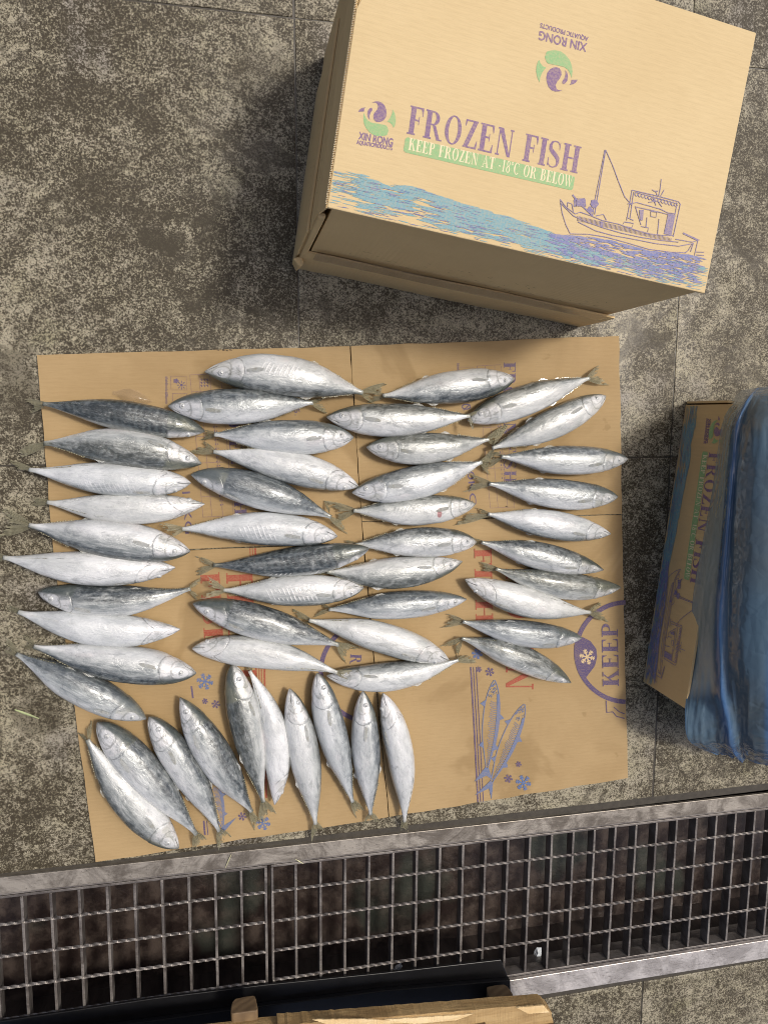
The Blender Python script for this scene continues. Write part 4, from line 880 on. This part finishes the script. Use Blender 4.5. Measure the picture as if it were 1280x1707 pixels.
    for li, tp_ in enumerate(tl):
        sgn = 1 if li == 0 else -1; tp_ = Vector((tp_.x, tp_.y, zt)); ax = tp_ - e; Lf = Vector((ax.x, ax.y, 0)).length; axn = Vector((ax.x, ax.y, 0)).normalized(); side_ = Vector((-axn.y, axn.x, 0)) * -sgn
        rays = 9; seg = 8; k0 = len(pv)
        for r in range(rays + 1):
            fr = r / rays; ln = 1.0 - 0.52 * fr ** .8 + rn.uniform(-.05, .05)
            for q in range(seg + 1):
                f = q / seg * ln
                root_off = nv * sgn * 0.0028 * (1 - fr) * (1 - f)
                spread = side_ * (Lf * 0.50 * fr ** 1.1 * (f ** 0.85)) + side_ * -0.05 * Lf * math.sin(math.pi * f)
                pos = e - tvec * 0.003 + (ax + tvec * .003) * f + root_off + spread
                z = e.z + (zt - e.z) * min(1, f * 1.1) ** .8 + 0.0016 * math.sin(r * 2.4) * f + 0.002 * noise.noise((r * .6 + sd, f * 3, 1))
                pos.z = max(z, 0.0004); pv.append(pos); ra.append(fr)
        for r in range(rays):
            for q in range(seg):
                if q >= seg - 2 and rn.random() < .22 * (q - seg + 3): continue
                a = k0 + r * (seg + 1) + q; pf.append((a, a + 1, a + seg + 2, a + seg + 1))
    to = mesh('tail_fin', pv, pf, M['fin'], root, True); a_ = to.data.attributes.new('ray', 'FLOAT', 'POINT'); a_.data.foreach_set('value', ra)
    return root

FISH = [
 # left column, from the top
 ((341, 719), (197, 691), (72, 673), 47, 'up', 62, ((36, 666), (46, 690)), 'blackish backed mackerel, topmost on the left edge, its snout touching a neighbouring tail', dict(dark=.9, frost=.12)),
 ((336, 773), (184, 745), (74, 739), 56, 'down', 30, ((20, 766), (34, 752)), 'mottled grey mackerel with a raised gill flap and brown lipped snout on the left edge', dict(dark=.8, frost=.35)),
 ((318, 805), (171, 798), (49, 783), 50, 'down', -38, ((12, 766), (24, 775)), 'whitish mackerel between the raised gill mackerel and a plain white one on the left edge', dict(dark=.2, frost=.5, ribs=.3)),
 ((341, 840), (197, 847), (79, 837), 47, 'up', -62, ((46, 830), (50, 842)), 'plain white belly up mackerel lying above the wide forked tail of the left edge', dict(dark=.1, frost=.5)),
 ((317, 919), (171, 898), (49, 876), 58, 'down', 8, ((-6, 842), (-6, 897)), 'left edge mackerel whose wide forked tail spreads over the dark paving, lower side dark', dict(dark=.35, frost=.3)),
 ((292, 946), (148, 948), (6, 929), 51, 'down', -52, ((-30, 915), (-30, 937)), 'slim white belly up mackerel whose tail stalk reaches the left border of the photo', dict(dark=.1, frost=.5)),
 ((64, 986), (184, 1001), (318, 981), 49, 'up', 24, ((338, 962), (331, 1003)), 'dark topped mackerel in the left edge row that alone points its snout to the left', dict(dark=.5, frost=.3)),
 ((300, 1049), (164, 1048), (31, 1020), 52, 'down', -72, ((6, 1006), (12, 1016)), 'smooth milky white mackerel below the left pointing one, belly turned up', dict(dark=.05, frost=.55)),
 ((327, 1122), (184, 1104), (57, 1078), 58, 'down', 18, ((36, 1055), (38, 1080)), 'plump silver grey mackerel with its snout just left of the large blue snowflake', dict(dark=.35, frost=.3)),
 ((244, 1198), (131, 1143), (28, 1090), 53, 'up', 22, ((5, 1058), (2, 1086)), 'diagonal grey mackerel, lowest of the left edge row, dark along its upper right', dict(dark=.45, frost=.25)),
 # second column
 ((342, 620), (465, 627), (605, 655), 61, 'down', 5, ((649, 637), (626, 674)), 'large bright mackerel with a creased gill cover, topmost on the cardboard', dict(dark=.25, frost=.5, ribs=.8)),
 ((281, 677), (391, 676), (522, 671), 54, 'up', 10, ((541, 664), (549, 691)), 'blue grey topped mackerel directly under the large topmost fish', dict(dark=.5, frost=.4)),
 ((589, 729), (473, 727), (357, 724), 54, 'up', 0, ((334, 716), (333, 734)), 'mackerel with a white belly and closed mouth pointing right, third down the second column', dict(dark=.4, frost=.45)),
 ((597, 811), (473, 777), (356, 753), 52, 'down', -22, ((336, 733), (312, 754)), 'pale mackerel slanting down to the right with a dark oval spot on its tail stalk', dict(dark=.2, frost=.5)),
 ((319, 791), (424, 815), (552, 862), 54, 'up', 42, ((540, 832), (580, 891)), 'dark blue green mackerel slanting down, its tail tucked beside another tail at mid cardboard', dict(dark=.6, frost=.2)),
 ((562, 894), (430, 882), (303, 882), 52, 'down', -12, ((260, 871), (279, 898)), 'silvery mackerel with slanted rib marks whose tail lies over a neighbour snout', dict(dark=.2, frost=.45, ribs=.7, tz=.034)),
 ((615, 914), (473, 938), (356, 942), 47, 'up', 58, ((326, 927), (320, 964)), 'darkest mackerel of the middle with white bar marks and a pale patch over its eye', dict(dark=.95, frost=.2, ribs=.9, sz=.012)),
 ((606, 980), (473, 986), (372, 984), 50, 'down', -8, ((342, 958), (334, 998)), 'silver mackerel with diagonal rib marks just below the darkest middle fish', dict(dark=.2, frost=.4, ribs=1.0, tz=.036)),
 ((322, 1006), (440, 1038), (565, 1075), 54, 'up', 28, ((577, 1107), (601, 1081)), 'streaky grey mackerel slanting down right with a big cloudy eye and olive tail', dict(dark=.5, frost=.4)),
 ((321, 1081), (432, 1087), (562, 1121), 50, 'up', -62, ((592, 1119), (580, 1133)), 'white belly up mackerel lying below the streaky one, its thin tail on a gill cover', dict(dark=.1, frost=.5, tz=.04, pz=.018)),
 # third column
 ((857, 632), (763, 646), (638, 660), 53, 'down', 12, ((612, 648), (611, 672)), 'mackerel with a dark lower edge and small black snout beside the printed letter F', dict(dark=.35, frost=.45)),
 ((545, 695), (657, 699), (783, 693), 53, 'up', -2, ((800, 684), (789, 719)), 'brightly lit mackerel pointing left whose tail crosses the head of the upper right one', dict(dark=.45, frost=.45, tz=.036, pz=.012)),
 ((611, 745), (716, 746), (815, 732), 50, 'up', 4, ((846, 707), (838, 748)), 'short silver mackerel third down the middle right column, snout by the cardboard slit', dict(dark=.45, frost=.4)),
 ((587, 821), (697, 802), (803, 770), 55, 'up', -8, ((834, 752), (816, 792)), 'silver mackerel slanting up to the right with an open pale mouth at the slit', dict(dark=.35, frost=.45)),
 ((792, 840), (689, 850), (589, 851), 49, 'up', -4, ((541, 835), (552, 876)), 'mackerel with a small red wound near its chest', dict(dark=.25, frost=.5, ribs=.6, wound=1.0)),
 ((794, 903), (683, 903), (592, 908), 49, 'up', 2, ((570, 900), (572, 918)), 'faintly green silver mackerel touched on its tail end by the darkest fish snout', dict(dark=.3, frost=.5)),
 ((770, 936), (654, 957), (545, 953), 51, 'down', 18, ((520, 944), (522, 960)), 'grey mackerel with a frosted back and a long gill slit beneath the faintly green one', dict(dark=.45, frost=.5)),
 ((777, 999), (660, 1008), (548, 1016), 46, 'up', 14, ((534, 1006), (521, 1030)), 'blue backed mackerel with a clean white belly and dusky snout, middle of the cardboard', dict(dark=.55, frost=.25)),
 ((747, 1100), (640, 1065), (515, 1034), 51, 'down', -28, ((484, 1014), (500, 1046)), 'pale mackerel slanting down right, its dark mouth line resting over a bright white fish', dict(dark=.2, frost=.5, sz=.006)),
 ((545, 1126), (654, 1126), (764, 1100), 47, 'up', -22, ((803, 1105), (780, 1092)), 'brightest white mackerel, curved like a boat, lowest of the horizontal middle fish', dict(dark=.2, frost=.7)),
 # right column
 ((779, 701), (872, 667), (982, 630), 51, 'up', -6, ((1000, 608), (1015, 642)), 'mackerel with its tail raised to the top right corner of the cardboard', dict(dark=.25, frost=.5)),
 ((1009, 660), (919, 706), (820, 747), 50, 'up', -14, ((850, 704), (803, 790)), 'very white mackerel slanting up to the right, snout near the right cardboard edge', dict(dark=.3, frost=.6)),
 ((1046, 765), (943, 766), (835, 761), 50, 'up', 12, ((812, 750), (806, 785)), 'dark topped mackerel whose snout overhangs the right edge of the cardboard', dict(dark=.4, frost=.45)),
 ((1029, 828), (919, 821), (815, 806), 51, 'up', 14, ((782, 790), (771, 820)), 'smooth grey and white mackerel just under the one overhanging the right edge', dict(dark=.4, frost=.45)),
 ((1017, 890), (902, 873), (813, 857), 49, 'down', -16, ((792, 846), (757, 876)), 'streaky pale mackerel with a small round snout above the printed seam at right', dict(dark=.2, frost=.45)),
 ((1005, 950), (897, 925), (802, 904), 47, 'up', 16, ((784, 896), (783, 908)), 'mackerel with fine lines behind its gill, fourth up from the bottom of the right column', dict(dark=.45, frost=.45)),
 ((1034, 979), (912, 971), (826, 948), 47, 'up', 38, ((795, 936), (798, 952)), 'green backed speckled mackerel pointing at the printed ring on the right', dict(dark=.5, frost=.3)),
 ((775, 966), (862, 1000), (984, 1021), 51, 'down', -42, ((1005, 1003), (1013, 1037)), 'thick white mackerel pointing up left with its tail tip on the printed ring', dict(dark=.2, frost=.55)),
 ((969, 1063), (871, 1055), (771, 1036), 46, 'up', 26, ((740, 1022), (733, 1047)), 'violet grey mackerel whose snout touches the printed snowflake badge', dict(dark=.45, frost=.35)),
 ((951, 1138), (862, 1094), (769, 1064), 46, 'up', 34, ((733, 1078), (762, 1096)), 'dark shouldered mackerel with white bar marks, lowest in the right column', dict(dark=.45, frost=.4, ribs=1.0)),
 # bottom fan
 ((298, 1414), (211, 1327), (146, 1233), 57, 'left', 14, ((129, 1222), (153, 1197)), 'mackerel at the bottom left corner of the cardboard, snout down and tail up', dict(dark=.35, frost=.45)),
 ((163, 1204), (245, 1290), (328, 1391), 57, 'right', 10, ((323, 1422), (347, 1404)), 'brownish frosted mackerel second in the bottom fan, snout at the upper left', dict(dark=.4, frost=.5)),
 ((249, 1195), (308, 1277), (366, 1386), 51, 'right', 0, ((365, 1417), (387, 1396)), 'slimmer silver mackerel third from the left in the bottom fan', dict(dark=.35, frost=.45)),
 ((301, 1163), (357, 1256), (420, 1353), 55, 'right', 16, ((424, 1384), (412, 1366)), 'blotchy grey mackerel with dark right side, left of the two touching upright fish', dict(dark=.45, frost=.4)),
 ((387, 1107), (411, 1215), (439, 1337), 52, 'left', 34, ((434, 1384), (461, 1357)), 'dark left sided upright mackerel, taller of the two touching each other', dict(dark=.5, frost=.35)),
 ((458, 1341), (458, 1226), (416, 1118), 45, 'right', -62, ((408, 1106), (418, 1100)), 'curved white mackerel with its head down, pressed against a darker upright one', dict(dark=.15, frost=.5)),
 ((483, 1148), (507, 1250), (526, 1374), 51, 'right', -24, ((520, 1402), (540, 1386)), 'upright silver mackerel with parted jaws standing alone right of the curved white fish', dict(dark=.25, frost=.5)),
 ((529, 1122), (556, 1225), (588, 1337), 49, 'right', -4, ((594, 1364), (608, 1352)), 'upright mackerel in the bottom fan with its snout under the curved tail above', dict(dark=.3, frost=.45)),
 ((605, 1152), (611, 1248), (618, 1358), 48, 'right', 4, ((606, 1376), (634, 1372)), 'straight upright grey mackerel second from the right in the bottom fan', dict(dark=.3, frost=.5)),
 ((638, 1156), (666, 1258), (674, 1370), 47, 'left', -50, ((668, 1388), (680, 1388)), 'white upright mackerel, last on the right of the bottom fan beside bare cardboard', dict(dark=.15, frost=.5)),
]
for S, Mp, P, W, side, roll, tips, label, kw in FISH: fish(S, Mp, P, W, side, roll, tips, label, **kw)

# ------------------------------------------------------------------ timber pallet and black slab at the bottom edge
pal = thing('wooden_pallet', 'rough pine pallet end with splintered timber at the bottom edge', 'pallet', at(690, 1700, .09))
po = pal.location
def timber(name, pts, z0, z1, mat, jag=0.0008):
    q = []
    n = len(pts)
    for i in range(n):
        a, b = pts[i], pts[(i + 1) % n]
        for k in range(16):
            t = k / 16; v = at(a[0] + (b[0] - a[0]) * t, a[1] + (b[1] - a[1]) * t, z1); q.append((v.x - po.x + R_.uniform(-jag, jag), v.y - po.y + R_.uniform(-jag, jag)))
    b_ = B(); b_.prism(q, z0 - po.z, z1 - po.z); return b_.out(name, mat, pal, bevel=0.0006)
timber('plank', [(463, 1709), (560, 1702), (700, 1691), (905, 1674), (919, 1688), (935, 1790), (470, 1800)], .078, .10, M['wood'])
timber('plank', [(-40, 1770), (470, 1712), (470, 1850), (-40, 1880)], .070, .092, M['wood'])
timber('splinter', [(640, 1700), (720, 1695), (790, 1690), (760, 1701), (690, 1707)], .1, .103, M['woodlight'], .0004)
timber('splinter', [(860, 1680), (905, 1676), (916, 1688), (880, 1690)], .1, .103, M['woodlight'], .0004)
timber('splinter', [(520, 1700), (600, 1699), (700, 1704), (560, 1712)], .1, .102, M['woodlight'], .0004)
def block(px, py, z0, z1, r, w):
    c = at(px, py, z1); vs = []; n = 20
    for k in range(n):
        a = 2 * math.pi * k / n; e = 1 + .08 * math.sin(3 * a + px); vs.append((c.x - po.x + r * e * math.copysign(abs(math.cos(a)) ** .35, math.cos(a)), (z0 + z1) / 2 - po.z + (z1 - z0) / 2 * e * math.copysign(abs(math.sin(a)) ** .4, math.sin(a))))
    y1 = c.y - po.y; v3 = [(x, y1, z) for x, z in vs] + [(x, y1 - w, z) for x, z in vs]
    b_ = B(); b_.add(v3, [tuple(range(n))[::-1], tuple(range(n, 2 * n))] + [(i, (i + 1) % n, n + (i + 1) % n, n + i) for i in range(n)]); b_.out('pallet_block', M['endgrain'], pal, bevel=.002)
block(408, 1688, .045, .075, .019, .09); block(836, 1664, .02, .048, .020, .10)
block(793, 1712, .092, .106, .016, .09); block(905, 1714, .092, .107, .020, .09)
slab = thing('black_slab', 'flat black slab on the drain edge under the timber', 'slab', at(300, 1690))  # black area along the drain edge, built as two low solid pieces
to_ = slab.location
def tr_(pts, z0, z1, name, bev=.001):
    b_ = B(); b_.prism([(at(x, y, z1).x - to_.x, at(x, y, z1).y - to_.y) for x, y in pts], z0, z1); b_.out(name, M['black'], slab, bevel=bev)
tr_([(-60, 1712), (260, 1664), (440, 1642), (640, 1622), (835, 1600), (850, 1638), (640, 1652), (440, 1677), (-60, 1745)], .002, .006, 'slab_lip')
tr_([(-60, 1745), (440, 1677), (640, 1652), (850, 1634), (856, 1760), (-60, 1900)], .006, .014, 'slab_body')

# ------------------------------------------------------------------ scraps
def chip(px, py, z, r, label, seed):
    rn = random.Random(seed); b_ = B(); vs = []
    c = at(px, py, z)
    n = 7
    for k in range(n): a = 2 * math.pi * k / n; q = r * rn.uniform(.6, 1.1); vs.append((q * math.cos(a), q * math.sin(a), 0))
    for k in range(n): a = 2 * math.pi * k / n + .3; q = r * rn.uniform(.4, .75); vs.append((q * math.cos(a), q * math.sin(a), r * rn.uniform(.5, .8)))
    b_.add(vs, [tuple(range(n))[::-1], tuple(range(n, 2 * n))] + [(i, (i + 1) % n, n + (i + 1) % n, n + i) for i in range(n)])
    o = b_.out('ice_chip', M['ice'], None, loc=c); return tag(o, label, 'ice')
chip(896, 1588, -.045, .011, 'larger white ice chip caught in the grate near the lower steel strip', 1)
chip(663, 1612, -.035, .008, 'small ice chip in the grate above the timber', 2)
def blade(name, pts, w, label, cat, mat):
    q = [at(x, y, .004) for x, y in pts]; b_ = B(); o0 = q[0]; vs = []
    for i, p in enumerate(q):
        a, b = q[max(0, i - 1)], q[min(len(q) - 1, i + 1)]; d = (b - a).normalized(); nn = Vector((-d.y, d.x, 0)); ww = w * (1 - .7 * abs(2 * i / (len(q) - 1) - 1))
        vs += [p - o0 + nn * ww, p - o0 - nn * ww, p - o0 + Vector((0, 0, ww * .7))]
    fs = []
    for i in range(len(q) - 1):
        k = 3 * i; fs += [(k, k + 3, k + 5, k + 2), (k + 2, k + 5, k + 4, k + 1), (k + 1, k + 4, k + 3, k)]
    b_.add(vs, fs); o = b_.out(name, mat, None, loc=o0); tag(o, label, cat)
blade('leaf_scrap', [(25, 1183), (36, 1187), (50, 1192), (66, 1198)], .0022, 'narrow yellow green leaf scrap on the paving left of the cardboard', 'leaf', M['leaf'])
blade('straw_scrap', [(386, 1424), (381, 1435), (376, 1447)], .0009, 'thin straw lying across the upper drain strip', 'straw', M['straw'])
blade('straw_scrap', [(492, 1432), (499, 1436), (506, 1440)], .0010, 'short straw at the inner edge of the upper drain strip near the double bar', 'straw', M['straw'])
sc = at(222, 662, .008); vs, fs = sheet(16, 8, lambda a, b: ((a - .5) * .052, (b - .5) * .022 * math.sin(math.pi * min(1, max(.08, a))) - (a - .5) * .012, .006 * math.sin(math.pi * b) * math.sin(math.pi * a) + .0016 * noise.noise((a * 6, b * 6, 3))))
o = mesh('skin_scrap', vs, fs, M['brownfilm'], None, True, loc=sc); tag(o, 'thin clear brown scrap of frozen skin above the blackish left mackerel', 'scrap')
